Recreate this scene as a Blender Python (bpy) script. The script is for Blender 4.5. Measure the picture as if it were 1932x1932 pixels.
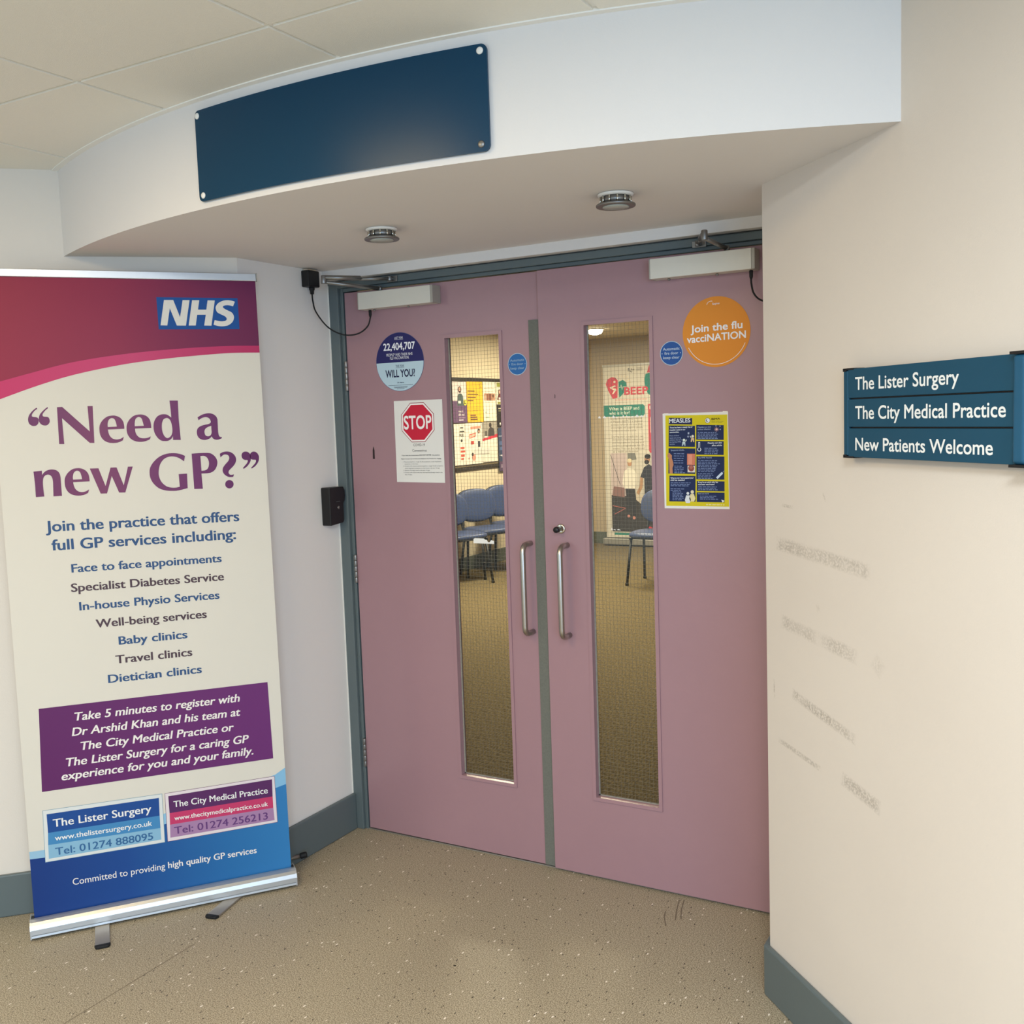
import bpy, bmesh, math, random
from mathutils import Vector, Matrix
from mathutils.geometry import tessellate_polygon

for _o in list(bpy.data.objects):
    bpy.data.objects.remove(_o)
SC = bpy.context.scene
COL = SC.collection
Q = math.sqrt(0.5)

# ------------------------------------------------------------------ camera
cam_data = bpy.data.cameras.new('camera')
cam_data.sensor_width = 36.0
cam_data.sensor_fit = 'HORIZONTAL'
cam_data.lens = 36.0 * 1915.363 / 1932.0
cam_data.clip_start = 0.02
cam = bpy.data.objects.new('camera', cam_data)
COL.objects.link(cam)
_yaw, _pit, _rol = 0.51641, -0.092879, -0.034345
_fw = Vector((-math.sin(_yaw) * math.cos(_pit), math.cos(_yaw) * math.cos(_pit), math.sin(_pit)))
_rt = Vector((math.cos(_yaw), math.sin(_yaw), 0))
_up = _rt.cross(_fw)
_r2 = _rt * math.cos(_rol) + _up * math.sin(_rol)
_u2 = _up * math.cos(_rol) - _rt * math.sin(_rol)
_m = Matrix((_r2, _u2, -_fw)).transposed().to_4x4()
_m.translation = Vector((2.3882, -3.0089, 1.5648))
cam.matrix_world = _m
SC.camera = cam

# ------------------------------------------------------------------ world, lights, exposure
world = bpy.data.worlds.new('world')
SC.world = world
world.use_nodes = True
_bg = world.node_tree.nodes['Background']
_bg.inputs[0].default_value = (0.80, 0.93, 1.0, 1)
_bg.inputs[1].default_value = 0.62


def area(name, loc, target, size, power, col, size_y=None):
    l = bpy.data.lights.new(name, 'AREA')
    l.shape = 'RECTANGLE'
    l.size = size
    l.size_y = size_y or size
    l.energy = power
    l.color = col
    o = bpy.data.objects.new(name, l)
    COL.objects.link(o)
    o.location = loc
    d = Vector(target) - Vector(loc)
    o.rotation_euler = d.to_track_quat('-Z', 'Y').to_euler()
    return o


# lobby ceiling lamps (one just outside the picture above the bulkhead, the others behind the
# photographer) and the daylight of the glazed entrance behind, plus an added fill light
for (_x, _y, _e, _c) in ((0.605, -2.243, 22.5, (1.0, 0.74, 0.38)), (-1.795, -4.043, 28, (1.0, 0.93, 0.81)), (2.405, -2.843, 53, (0.88, 0.96, 1.0)),
                         (1.205, -3.443, 14, (0.95, 1.0, 0.97)), (3.0, -4.643, 82, (0.98, 0.99, 1.0))):
    area('lobby_lamp', (_x, _y, 2.374), (_x, _y, 0), 0.55, _e, _c)
area('entrance_daylight', (5.6, -6.4, 1.5), (1.2, -1.2, 1.5), 3.0, 156, (0.39, 0.66, 1.0), 2.0)
area('lobby_fill', (0, -5.6, 1.2), (0, 0, 1.2), 4.0, 22, (0.80, 0.95, 1.0), 2.0)  # unseen fill light added behind the camera to brighten the lobby evenly
# waiting room lamps behind the doors
area('waiting_lamp', (-1.8, 4.2, 2.45), (-1.8, 4.2, 0), 0.55, 118, (1.0, 0.86, 0.65))
area('waiting_lamp', (-1.9, 6.4, 2.45), (-1.9, 6.4, 0), 0.55, 92, (1.0, 0.86, 0.65))
area('waiting_lamp', (0.6, 3.0, 2.45), (0.6, 3.0, 0), 0.55, 48, (1.0, 0.86, 0.65))

SC.view_settings.view_transform = 'Standard'
SC.view_settings.look = 'None'
SC.view_settings.gamma = 1.0
SC.view_settings.use_curve_mapping = False
SC.view_settings.exposure = 0.0


# ------------------------------------------------------------------ materials
def lin(h):
    h = h.lstrip('#')
    out = []
    for i in (0, 2, 4):
        c = int(h[i:i + 2], 16) / 255.0
        out.append(c / 12.92 if c <= 0.04045 else ((c + 0.055) / 1.055) ** 2.4)
    return (*out, 1.0)


def new_mat(name):
    m = bpy.data.materials.new(name)
    m.use_nodes = True
    return m, m.node_tree, m.node_tree.nodes['Principled BSDF']


def nd(t, kind, **kw):
    n = t.nodes.new(kind)
    for k, v in kw.items():
        setattr(n, k, v)
    return n


def mth(t, op, a, b=0.0, c=None):
    n = nd(t, 'ShaderNodeMath', operation=op)
    for i, x in enumerate((a, b) if c is None else (a, b, c)):
        if isinstance(x, (int, float)):
            n.inputs[i].default_value = x
        else:
            t.links.new(x, n.inputs[i])
    return n.outputs[0]


def mixc(t, fac, a, b):
    n = nd(t, 'ShaderNodeMix', data_type='RGBA')
    for s, x in ((0, fac), (6, a), (7, b)):
        if isinstance(x, (int, float, tuple)):
            n.inputs[s].default_value = x
        else:
            t.links.new(x, n.inputs[s])
    return n.outputs[2]


def mat(name, col, rough=0.6, metal=0.0, spec=0.4, vary=0.0, vscale=6.0, bump=0.0, bscale=60.0, coat=0.0):
    m, t, b = new_mat(name)
    c = lin(col)
    b.inputs['Base Color'].default_value = c
    b.inputs['Roughness'].default_value = rough
    b.inputs['Metallic'].default_value = metal
    b.inputs['Specular IOR Level'].default_value = spec
    if coat:
        b.inputs['Coat Weight'].default_value = coat
        b.inputs['Coat Roughness'].default_value = 0.15
    if vary or bump:
        tc = nd(t, 'ShaderNodeTexCoord')
    if vary:
        n = nd(t, 'ShaderNodeTexNoise')
        n.inputs['Scale'].default_value = vscale
        n.inputs['Detail'].default_value = 5
        t.links.new(tc.outputs['Object'], n.inputs['Vector'])
        dark = tuple(x * (1 - vary) for x in c[:3]) + (1,)
        lite = tuple(min(1, x * (1 + vary)) for x in c[:3]) + (1,)
        t.links.new(mixc(t, n.outputs[0], dark, lite), b.inputs['Base Color'])
    if bump:
        n = nd(t, 'ShaderNodeTexNoise')
        n.inputs['Scale'].default_value = bscale
        n.inputs['Detail'].default_value = 4
        t.links.new(tc.outputs['Object'], n.inputs['Vector'])
        bp = nd(t, 'ShaderNodeBump')
        bp.inputs['Strength'].default_value = bump
        bp.inputs['Distance'].default_value = 0.002
        t.links.new(n.outputs[0], bp.inputs['Height'])
        t.links.new(bp.outputs[0], b.inputs['Normal'])
    return m


_ink = {}


def ink(col, rough=0.55, spec=0.2):
    k = (col, rough)
    if k not in _ink:
        _ink[k] = mat('print_' + col.strip('#'), col, rough, 0, spec)
    return _ink[k]


def grad(name, stops, direction, origin, root, length, rough=0.4):
    """printed colour gradient running along a direction of the sheet"""
    m, t, b = new_mat(name)
    tc = nd(t, 'ShaderNodeTexCoord')
    sub = nd(t, 'ShaderNodeVectorMath', operation='SUBTRACT')
    t.links.new(tc.outputs['Object'], sub.inputs[0])
    sub.inputs[1].default_value = Vector(origin) - Vector(root)
    dot = nd(t, 'ShaderNodeVectorMath', operation='DOT_PRODUCT')
    t.links.new(sub.outputs[0], dot.inputs[0])
    dot.inputs[1].default_value = Vector(direction)
    f = mth(t, 'DIVIDE', dot.outputs['Value'], length)
    r = nd(t, 'ShaderNodeValToRGB')
    e = r.color_ramp.elements
    e[0].position, e[0].color = stops[0][0], lin(stops[0][1])
    e[1].position, e[1].color = stops[-1][0], lin(stops[-1][1])
    for p, c in stops[1:-1]:
        x = e.new(p)
        x.color = lin(c)
    t.links.new(f, r.inputs[0])
    t.links.new(r.outputs[0], b.inputs['Base Color'])
    b.inputs['Roughness'].default_value = rough
    b.inputs['Specular IOR Level'].default_value = 0.18
    return m


M = {}
M['wall'] = mat('painted_plaster', '#e6e1db', 0.7, 0, 0.25, 0.02, 3.0, 0.12, 220)
M['wall_left'] = mat('beige_plaster', '#d9d1c7', 0.7, 0, 0.25, 0.02, 3.0, 0.12, 220)
M['wall_white'] = mat('white_plaster', '#dfdbd8', 0.75, 0, 0.2, 0.02, 3.0, 0.1, 220)
M['tile'] = mat('ceiling_tile', '#eae7de', 0.9, 0, 0.1, 0.03, 200.0, 0.35, 350)
M['grid'] = mat('ceiling_grid', '#eeece6', 0.45, 0, 0.4)
M['grey'] = mat('grey_gloss_paint', '#5c6769', 0.38, 0, 0.45, 0.05, 5.0, 0.08, 90)
M['caulk'] = mat('white_sealant', '#e4e1da', 0.5)
M['door'] = mat('mauve_gloss_paint', '#9e7b81', 0.27, 0, 0.42, 0.035, 4.0, 0.3, 30)
M['brush'] = mat('grey_brush_strip', '#6c6c64', 0.85, 0, 0.2, 0.15, 180.0, 0.3, 400)
M['steel'] = mat('brushed_steel', '#b9b3ab', 0.30, 1.0, 0.5, 0.06, 80)
M['chrome'] = mat('chrome', '#d8d4c8', 0.14, 1.0, 0.5)
M['dullsteel'] = mat('dull_steel', '#8d8b88', 0.4, 0.9, 0.5, 0.05, 60)
M['closer'] = mat('silver_paint', '#d2cdc1', 0.42, 0.1, 0.5, 0.02, 40)
M['closer_dark'] = mat('silver_end', '#a39d92', 0.45, 0.1, 0.5)
M['black'] = mat('black_plastic', '#121214', 0.42, 0, 0.45, 0.05, 40)
M['rubber'] = mat('black_rubber', '#1a1a1b', 0.6, 0, 0.3)
M['navy'] = mat('navy_enamel', '#0e3a55', 0.30, 0, 0.22, 0.03, 4.0, 0.03, 300)
M['slat'] = mat('blue_sign_enamel', '#194860', 0.45, 0, 0.25, 0.02, 40)
M['slat_end'] = mat('bright_blue_enamel', '#1f5371', 0.45, 0, 0.3, 0.02, 40)
M['white'] = mat('white_plastic', '#e9e7e2', 0.4, 0, 0.4)
M['paper'] = mat('white_paper', '#dfdcd6', 0.6, 0, 0.3, 0.015, 30)
M['alu'] = mat('anodised_aluminium', '#c4c6c8', 0.33, 0.75, 0.5, 0.02, 90)
M['alu_dull'] = mat('dull_aluminium', '#9a948c', 0.42, 0.6, 0.5, 0.03, 60)
M['vinyl'] = mat('banner_vinyl', '#cfcabf', 0.5, 0, 0.2, 0.01, 8)
M['glassdisc'] = mat('frosted_glass', '#a9aca3', 0.25, 0, 0.6)
M['board'] = mat('board_felt', '#6d6047', 0.9)
M['boardframe'] = mat('dark_board_edge', '#2c2519', 0.5)
M['cream'] = mat('cream_plaster', '#dccfb4', 0.75, 0, 0.2, 0.02, 3)
M['taupe'] = mat('taupe_plaster', '#b3a288', 0.75, 0, 0.2, 0.04, 2)
M['greengrey'] = mat('green_grey_paint', '#5b5f52', 0.5, 0, 0.3, 0.05, 4)
M['chairblue'] = mat('blue_vinyl', '#38466c', 0.42, 0, 0.4, 0.06, 12, 0.1, 160)
M['wire'] = mat('glass_wire', '#77726a', 0.5, 0.4, 0.5)


def emis(name, col, s):
    m, t, b = new_mat(name)
    b.inputs['Base Color'].default_value = lin(col)
    b.inputs['Emission Color'].default_value = lin(col)
    b.inputs['Emission Strength'].default_value = s
    return m


M['lamp'] = emis('lit_diffuser', '#fff2d8', 14.0)


def glass_mat():
    m, t, b = new_mat('clear_glass')
    out = t.nodes['Material Output']
    tr = nd(t, 'ShaderNodeBsdfTransparent')
    tr.inputs[0].default_value = (0.93, 0.95, 0.92, 1)
    gl = nd(t, 'ShaderNodeBsdfGlossy')
    gl.inputs['Roughness'].default_value = 0.04
    fr = nd(t, 'ShaderNodeFresnel')
    fr.inputs[0].default_value = 1.45
    mx = nd(t, 'ShaderNodeMixShader')
    t.links.new(mth(t, 'MULTIPLY', fr.outputs[0], 0.6), mx.inputs[0])
    t.links.new(tr.outputs[0], mx.inputs[1])
    t.links.new(gl.outputs[0], mx.inputs[2])
    t.links.new(mx.outputs[0], out.inputs[0])
    return m


M['glass'] = glass_mat()


def floor_mat():
    m, t, b = new_mat('speckled_safety_vinyl')
    tc = nd(t, 'ShaderNodeTexCoord')
    P = tc.outputs['Object']

    def noise(s, d=2):
        n = nd(t, 'ShaderNodeTexNoise')
        n.inputs['Scale'].default_value = s
        n.inputs['Detail'].default_value = d
        t.links.new(P, n.inputs['Vector'])
        return n.outputs[0]

    def chips(s, dist, keep, off):
        mp = nd(t, 'ShaderNodeMapping')
        mp.inputs['Location'].default_value = (off, off * 0.7, 0)
        mp.inputs['Rotation'].default_value = (0, 0, off)
        mp.inputs['Scale'].default_value = (1, 0.45, 1)
        t.links.new(P, mp.inputs[0])
        v = nd(t, 'ShaderNodeTexVoronoi')
        v.inputs['Scale'].default_value = s
        t.links.new(mp.outputs[0], v.inputs['Vector'])
        sep = nd(t, 'ShaderNodeSeparateColor')
        t.links.new(v.outputs['Color'], sep.inputs[0])
        near = mth(t, 'LESS_THAN', v.outputs['Distance'], dist)
        sel = mth(t, 'GREATER_THAN', sep.outputs[0], keep)
        return mth(t, 'MULTIPLY', near, sel)

    fine = mth(t, 'MULTIPLY', mth(t, 'SUBTRACT', noise(300, 2), 0.36), 3.6)
    fn = nd(t, 'ShaderNodeClamp')
    t.links.new(fine, fn.inputs[0])
    base = mixc(t, fn.outputs[0], lin('#70654f'), lin('#bfb39c'))
    big = mixc(t, mth(t, 'MULTIPLY', noise(1.6, 4), 0.16), base, lin('#8b7f6b'))
    c1 = mixc(t, chips(105, 0.19, 0.80, 0.3), big, lin('#3c342a'))
    c2 = mixc(t, chips(78, 0.19, 0.90, 1.7), c1, lin('#e6ddd0'))
    c2 = mixc(t, chips(84, 0.15, 0.90, 0.9), c2, lin('#dcd2c2'))
    # welded seam running towards the doors
    sp = nd(t, 'ShaderNodeSeparateXYZ')
    t.links.new(P, sp.inputs[0])
    seam = mth(t, 'LESS_THAN', mth(t, 'ABSOLUTE', mth(t, 'SUBTRACT', sp.outputs[0], 0.044)), 0.0022)
    seam = mth(t, 'MULTIPLY', seam, mth(t, 'LESS_THAN', sp.outputs[1], -0.93))
    c3 = mixc(t, mth(t, 'MULTIPLY', seam, 0.65), c2, lin('#5f523f'))
    t.links.new(c3, b.inputs['Base Color'])
    b.inputs['Roughness'].default_value = 0.5
    b.inputs['Specular IOR Level'].default_value = 0.35
    bp = nd(t, 'ShaderNodeBump')
    bp.inputs['Strength'].default_value = 0.25
    bp.inputs['Distance'].default_value = 0.001
    t.links.new(noise(300, 2), bp.inputs['Height'])
    t.links.new(bp.outputs[0], b.inputs['Normal'])
    return m


M['floor'] = floor_mat()


def carpet_mat():
    m, t, b = new_mat('ribbed_brown_carpet')
    tc = nd(t, 'ShaderNodeTexCoord')
    mp = nd(t, 'ShaderNodeMapping')
    mp.inputs['Rotation'].default_value = (0, 0, 0.2)
    mp.inputs['Scale'].default_value = (84, 34, 20)
    t.links.new(tc.outputs['Object'], mp.inputs[0])
    n = nd(t, 'ShaderNodeTexNoise')
    n.inputs['Scale'].default_value = 1.3
    n.inputs['Detail'].default_value = 3
    t.links.new(mp.outputs[0], n.inputs['Vector'])
    f = nd(t, 'ShaderNodeClamp')
    t.links.new(mth(t, 'MULTIPLY', mth(t, 'SUBTRACT', n.outputs[0], 0.36), 3.4), f.inputs[0])
    t.links.new(mixc(t, f.outputs[0], lin('#524833'), lin('#817356')), b.inputs['Base Color'])
    b.inputs['Roughness'].default_value = 0.95
    b.inputs['Specular IOR Level'].default_value = 0.1
    bp = nd(t, 'ShaderNodeBump')
    bp.inputs['Strength'].default_value = 0.6
    bp.inputs['Distance'].default_value = 0.004
    t.links.new(n.outputs[0], bp.inputs['Height'])
    t.links.new(bp.outputs[0], b.inputs['Normal'])
    return m


M['carpet'] = carpet_mat()
RX, RY = 1.674, -0.436        # corner of the right splayed wall
LX, LY = -0.064, -0.472       # corner of the left splayed wall


def scuffed_wall():
    """right wall: cream plaster with the rubbed grey scuffs of passing trolleys"""
    m, t, b = new_mat('scuffed_plaster')
    tc = nd(t, 'ShaderNodeTexCoord')
    P = tc.outputs['Object']
    sp = nd(t, 'ShaderNodeSeparateXYZ')
    t.links.new(P, sp.inputs[0])
    s = mth(t, 'MULTIPLY', mth(t, 'SUBTRACT', mth(t, 'SUBTRACT', sp.outputs[0], RX), mth(t, 'SUBTRACT', sp.outputs[1], RY)), Q)
    z = sp.outputs[2]
    n1 = nd(t, 'ShaderNodeTexNoise')
    n1.inputs['Scale'].default_value = 190
    n1.inputs['Detail'].default_value = 4
    t.links.new(P, n1.inputs['Vector'])
    n2 = nd(t, 'ShaderNodeTexNoise')
    n2.inputs['Scale'].default_value = 14
    n2.inputs['Detail'].default_value = 3
    t.links.new(P, n2.inputs['Vector'])
    total = None
    marks = [((.050, 1.228), (.445, 1.205), .020, .95), ((.070, 1.032), (.40, 1.008), .020, .75),
             ((.45, 1.02), (.49, .992), .022, .35), ((.12, .858), (.39, .818), .015, 1.15),
             ((.05, .719), (.25, .704), .008, .8), ((.33, .713), (.480, .692), .019, .95),
             ((.08, 1.325), (.135, 1.323), .0045, 1.3), ((.0355, .875), (.0355, .82), .004, 1.2),
             ((.262, 1.368), (.275, 1.345), .003, 1.4), ((.235, 1.105), (.245, 1.08), .008, .6)]
    for (a, c, hw, st) in marks:
        mx, mz = (a[0] + c[0]) / 2, (a[1] + c[1]) / 2
        L = math.hypot(c[0] - a[0], c[1] - a[1]) / 2
        ca, sa = (c[0] - a[0]) / (2 * L), (c[1] - a[1]) / (2 * L)
        ds, dz = mth(t, 'SUBTRACT', s, mx), mth(t, 'SUBTRACT', z, mz)
        al = mth(t, 'ADD', mth(t, 'MULTIPLY', ds, ca), mth(t, 'MULTIPLY', dz, sa))
        ac = mth(t, 'SUBTRACT', mth(t, 'MULTIPLY', dz, ca), mth(t, 'MULTIPLY', ds, sa))
        e1 = mth(t, 'MULTIPLY', mth(t, 'SUBTRACT', L, mth(t, 'ABSOLUTE', al)), 1 / 0.02)
        e2 = mth(t, 'MULTIPLY', mth(t, 'SUBTRACT', hw, mth(t, 'ABSOLUTE', ac)), 1 / (hw * 0.5))
        e = mth(t, 'MINIMUM', mth(t, 'MAXIMUM', mth(t, 'MINIMUM', e1, e2), 0), 1)
        e = mth(t, 'MULTIPLY', e, st)
        total = e if total is None else mth(t, 'MAXIMUM', total, e)
    g1 = nd(t, 'ShaderNodeClamp')
    t.links.new(mth(t, 'MULTIPLY', mth(t, 'SUBTRACT', n1.outputs[0], 0.36), 4.5), g1.inputs[0])
    g2 = nd(t, 'ShaderNodeClamp')
    t.links.new(mth(t, 'ADD', mth(t, 'MULTIPLY', mth(t, 'SUBTRACT', n2.outputs[0], 0.4), 3.0), 0.5), g2.inputs[0])
    fac = mth(t, 'MULTIPLY', mth(t, 'MULTIPLY', total, g1.outputs[0]), mth(t, 'MULTIPLY', g2.outputs[0], 0.50))
    n3 = nd(t, 'ShaderNodeTexNoise')
    n3.inputs['Scale'].default_value = 2.5
    t.links.new(P, n3.inputs['Vector'])
    base = mixc(t, n3.outputs[0], lin('#d3c9bf'), lin('#dad1c7'))
    t.links.new(mixc(t, fac, base, lin('#857b6f')), b.inputs['Base Color'])
    b.inputs['Roughness'].default_value = 0.65
    b.inputs['Specular IOR Level'].default_value = 0.25
    nb = nd(t, 'ShaderNodeTexNoise')
    nb.inputs['Scale'].default_value = 240
    t.links.new(P, nb.inputs['Vector'])
    bp = nd(t, 'ShaderNodeBump')
    bp.inputs['Strength'].default_value = 0.12
    bp.inputs['Distance'].default_value = 0.002
    t.links.new(nb.outputs[0], bp.inputs['Height'])
    t.links.new(bp.outputs[0], b.inputs['Normal'])
    return m


M['scuffed'] = scuffed_wall()


# ------------------------------------------------------------------ building helpers
class Frame:
    def __init__(self, o, u, v, w):
        self.o, self.u, self.v, self.w = Vector(o), Vector(u), Vector(v), Vector(w)

    def __call__(self, a, b, c=0.0):
        return self.o + self.u * a + self.v * b + self.w * c


WORLD = Frame((0, 0, 0), (1, 0, 0), (0, 1, 0), (0, 0, 1))
ROOT = {}


class MB:
    """collects faces; build() links them as ONE mesh object"""

    def __init__(self):
        self.v, self.f, self.mi, self.sm, self.mats = [], [], [], [], []

    def add(self, verts, faces, m, smooth=False):
        if m not in self.mats:
            self.mats.append(m)
        k, s = len(self.v), self.mats.index(m)
        self.v += [Vector(p) for p in verts]
        for f in faces:
            self.f.append([i + k for i in f])
            self.mi.append(s)
            self.sm.append(smooth)
        return self

    def box(self, a, b, m, fr=WORLD):
        (x0, y0, z0), (x1, y1, z1) = a, b
        p = [fr(x, y, z) for z in (z0, z1) for x, y in ((x0, y0), (x1, y0), (x1, y1), (x0, y1))]
        return self.add(p, [(3, 2, 1, 0), (4, 5, 6, 7), (0, 1, 5, 4), (1, 2, 6, 5), (2, 3, 7, 6), (3, 0, 4, 7)], m)

    def prism(self, poly, w0, w1, m, fr=WORLD, smooth=False):
        n = len(poly)
        p = [fr(a, b, w0) for a, b in poly] + [fr(a, b, w1) for a, b in poly]
        self.add(p, [tuple(range(n))[::-1], tuple(range(n, 2 * n))], m)
        k = len(self.v) - 2 * n
        s = self.mats.index(m)
        for i in range(n):
            j = (i + 1) % n
            self.f.append([k + i, k + j, k + n + j, k + n + i])
            self.mi.append(s)
            self.sm.append(smooth)
        return self

    def flat(self, poly, w, m, fr, holes=()):
        loops = [[Vector((a, b, 0)) for a, b in poly]] + [[Vector((a, b, 0)) for a, b in h] for h in holes]
        pts = [q for l in loops for q in l]
        tris = tessellate_polygon(loops)
        return self.add([fr(q.x, q.y, w) for q in pts], [tuple(x) for x in tris], m)

    def rect(self, x0, y0, x1, y1, w, m, fr):
        return self.add([fr(x0, y0, w), fr(x1, y0, w), fr(x1, y1, w), fr(x0, y1, w)], [(0, 1, 2, 3)], m)

    def disc(self, x, y, r, w, m, fr, n=40, ry=None):
        ry = ry or r
        return self.add([fr(x + r * math.cos(2 * math.pi * i / n), y + ry * math.sin(2 * math.pi * i / n), w) for i in range(n)],
                        [tuple(range(n))], m)

    def line(self, pts, hw, w, m, fr):
        for (a, b) in zip(pts, pts[1:]):
            dx, dy = b[0] - a[0], b[1] - a[1]
            L = math.hypot(dx, dy) or 1
            nx, ny = -dy / L * hw, dx / L * hw
            self.add([fr(a[0] + nx, a[1] + ny, w), fr(a[0] - nx, a[1] - ny, w), fr(b[0] - nx, b[1] - ny, w), fr(b[0] + nx, b[1] + ny, w)],
                     [(0, 1, 2, 3)], m)
        return self

    def tube(self, path, r, m, n=12, caps=True):
        path = [Vector(p) for p in path]
        rs = r if isinstance(r, (list, tuple)) else [r] * len(path)
        rings = []
        prev = None
        for i, p in enumerate(path):
            d = (path[min(i + 1, len(path) - 1)] - path[max(i - 1, 0)]).normalized()
            if prev is None:
                a = d.orthogonal().normalized()
            else:
                a = (prev - d * prev.dot(d)).normalized()
            prev = a
            b = d.cross(a)
            rings.append([p + (a * math.cos(2 * math.pi * k / n) + b * math.sin(2 * math.pi * k / n)) * rs[i] for k in range(n)])
        vs = [q for rg in rings for q in rg]
        fs = []
        for i in range(len(path) - 1):
            for k in range(n):
                fs.append((i * n + k, i * n + (k + 1) % n, (i + 1) * n + (k + 1) % n, (i + 1) * n + k))
        self.add(vs, fs, m, True)
        if caps:
            self.add(rings[0], [tuple(range(n))[::-1]], m)
            self.add(rings[-1], [tuple(range(n))], m)
        return self

    def lathe(self, prof, o, axis, m, n=32, smooth=True):
        o, ax = Vector(o), Vector(axis).normalized()
        a = ax.orthogonal().normalized()
        b = ax.cross(a)
        vs, fs = [], []
        for (r, h) in prof:
            for k in range(n):
                t = 2 * math.pi * k / n
                vs.append(o + ax * h + (a * math.cos(t) + b * math.sin(t)) * r)
        for i in range(len(prof) - 1):
            for k in range(n):
                fs.append((i * n + k, i * n + (k + 1) % n, (i + 1) * n + (k + 1) % n, (i + 1) * n + k))
        self.add(vs, fs, m, smooth)
        if prof[0][0] > 1e-6:
            self.add(vs[:n], [tuple(range(n))[::-1]], m)
        if prof[-1][0] > 1e-6:
            self.add(vs[-n:], [tuple(range(n))], m)
        return self

    def build(self, name, parent=None, loc=None, bevel=0.0, seg=2, label=None):
        if parent is not None:
            org = ROOT[parent.name]
        else:
            org = Vector(loc) if loc is not None else Vector((0, 0, 0))
        me = bpy.data.meshes.new(name)
        me.from_pydata([p - org for p in self.v], [], self.f)
        for m in self.mats:
            me.materials.append(m)
        for p, mi, s in zip(me.polygons, self.mi, self.sm):
            p.material_index = mi
            p.use_smooth = s
        bm = bmesh.new()
        bm.from_mesh(me)
        bmesh.ops.remove_doubles(bm, verts=bm.verts, dist=1e-7)
        bmesh.ops.recalc_face_normals(bm, faces=bm.faces)
        bm.to_mesh(me)
        bm.free()
        o = bpy.data.objects.new(name, me)
        COL.objects.link(o)
        if parent is not None:
            o.parent = parent
        else:
            o.location = org
        ROOT[o.name] = org
        if bevel:
            md = o.modifiers.new('edge', 'BEVEL')
            md.width = bevel
            md.segments = seg
            md.limit_method = 'ANGLE'
            md.angle_limit = math.radians(35)
        if label:
            o['label'] = label
        return o


def tag(o, label, cat=None, group=None, kind=None):
    o['label'] = label
    if cat:
        o['category'] = cat
    if group:
        o['group'] = group
    if kind:
        o['kind'] = kind
    return o


def thing(name, loc, label, cat, group=None):
    o = bpy.data.objects.new(name, None)
    COL.objects.link(o)
    o.location = loc
    o.empty_display_size = 0.05
    ROOT[o.name] = Vector(loc)
    return tag(o, label, cat, group)


def struct(o, label, cat):
    return tag(o, label, cat, None, 'structure')


# ---- lettering
_glyphs = {}


def glyphs(body, bold, shear, spacing):
    k = (body, bold, shear, spacing)
    if k not in _glyphs:
        c = bpy.data.curves.new('lettering', 'FONT')
        c.body = body
        c.size = 1.0
        c.offset = bold
        c.shear = shear
        c.space_character = spacing
        c.resolution_u = 4
        o = bpy.data.objects.new('lettering', c)
        COL.objects.link(o)
        bpy.context.view_layer.update()
        me = bpy.data.meshes.new_from_object(o.evaluated_get(bpy.context.evaluated_depsgraph_get()))
        vs = [(v.co.x, v.co.y) for v in me.vertices]
        fs = [tuple(p.vertices) for p in me.polygons]
        bpy.data.objects.remove(o)
        bpy.data.curves.remove(c)
        bpy.data.meshes.remove(me)
        _glyphs[k] = (vs, fs)
    return _glyphs[k]


def text(mb, body, x, y, h, m, fr, w=None, align='l', z=0.0006, bold=0.012, shear=0.0, contrast=0.0, rot=0.0, spacing=1.0, slope=0.0):
    """lettering with cap height h; w stretches it to a measured width"""
    cap = max(p[1] for p in glyphs('H', 0, 0, 1.0)[0]) - min(p[1] for p in glyphs('H', 0, 0, 1.0)[0])
    vs, fs = glyphs(body, 0, shear, spacing)
    x0, x1 = min(p[0] for p in vs), max(p[0] for p in vs)
    ex = contrast + bold
    sy = h / (cap + 2 * bold)
    sx = sy if w is None else w / (x1 - x0 + 2 * ex)
    ww = (x1 - x0 + 2 * ex) * sx
    off = {'l': 0, 'c': -ww / 2, 'r': -ww}[align] + ex * sx
    # heavier strokes: the outline laid over itself with small offsets
    sh = [(0, 0)]
    if ex:
        sh += [(-ex, 0), (ex, 0)]
        if ex > 0.02:
            sh += [(-ex / 2, 0), (ex / 2, 0)]
    if bold:
        sh += [(a, c) for a in (-bold * .7 - contrast, bold * .7 + contrast) for c in (-bold, bold)] + [(0, bold), (0, -bold)]
    for i, (da, db) in enumerate(sh):
        out = []
        for (a, b) in vs:
            uu = (a - x0 + da) * sx + off
            vv = (b + db + bold) * sy
            out.append(fr(x + uu - rot * vv, y + vv + (rot + slope) * uu, z + i * 1e-5))
        mb.add(out, fs, m)
    return mb


def curve_loop(s, k=1e-4, n=4):
    """closed outline from traced points; 'c' marks a corner"""
    pts, cor = [], []
    for tok in s.split():
        c = tok[0] == 'c'
        a, b = tok.lstrip('c').split(',')
        pts.append((int(a) * k, int(b) * k))
        cor.append(c)
    out = []
    N = len(pts)
    for i in range(N):
        p0, p1, p2, p3 = pts[i - 1], pts[i], pts[(i + 1) % N], pts[(i + 2) % N]
        if cor[i] and cor[(i + 1) % N]:
            out.append(p1)
            continue
        if cor[i]:
            p0 = p1
        if cor[(i + 1) % N]:
            p3 = p2
        for j in range(n):
            t = j / n
            out.append(tuple(0.5 * (2 * p1[d] + (p2[d] - p0[d]) * t + (2 * p0[d] - 5 * p1[d] + 4 * p2[d] - p3[d]) * t * t
                                    + (3 * p1[d] - p0[d] - 3 * p2[d] + p3[d]) * t ** 3) for d in (0, 1)))
    return out


def outline_glyph(mb, loops, z, m, fr):
    ls = [curve_loop(s) for s in loops]
    return mb.flat(ls[0], z, m, fr, ls[1:])


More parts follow.
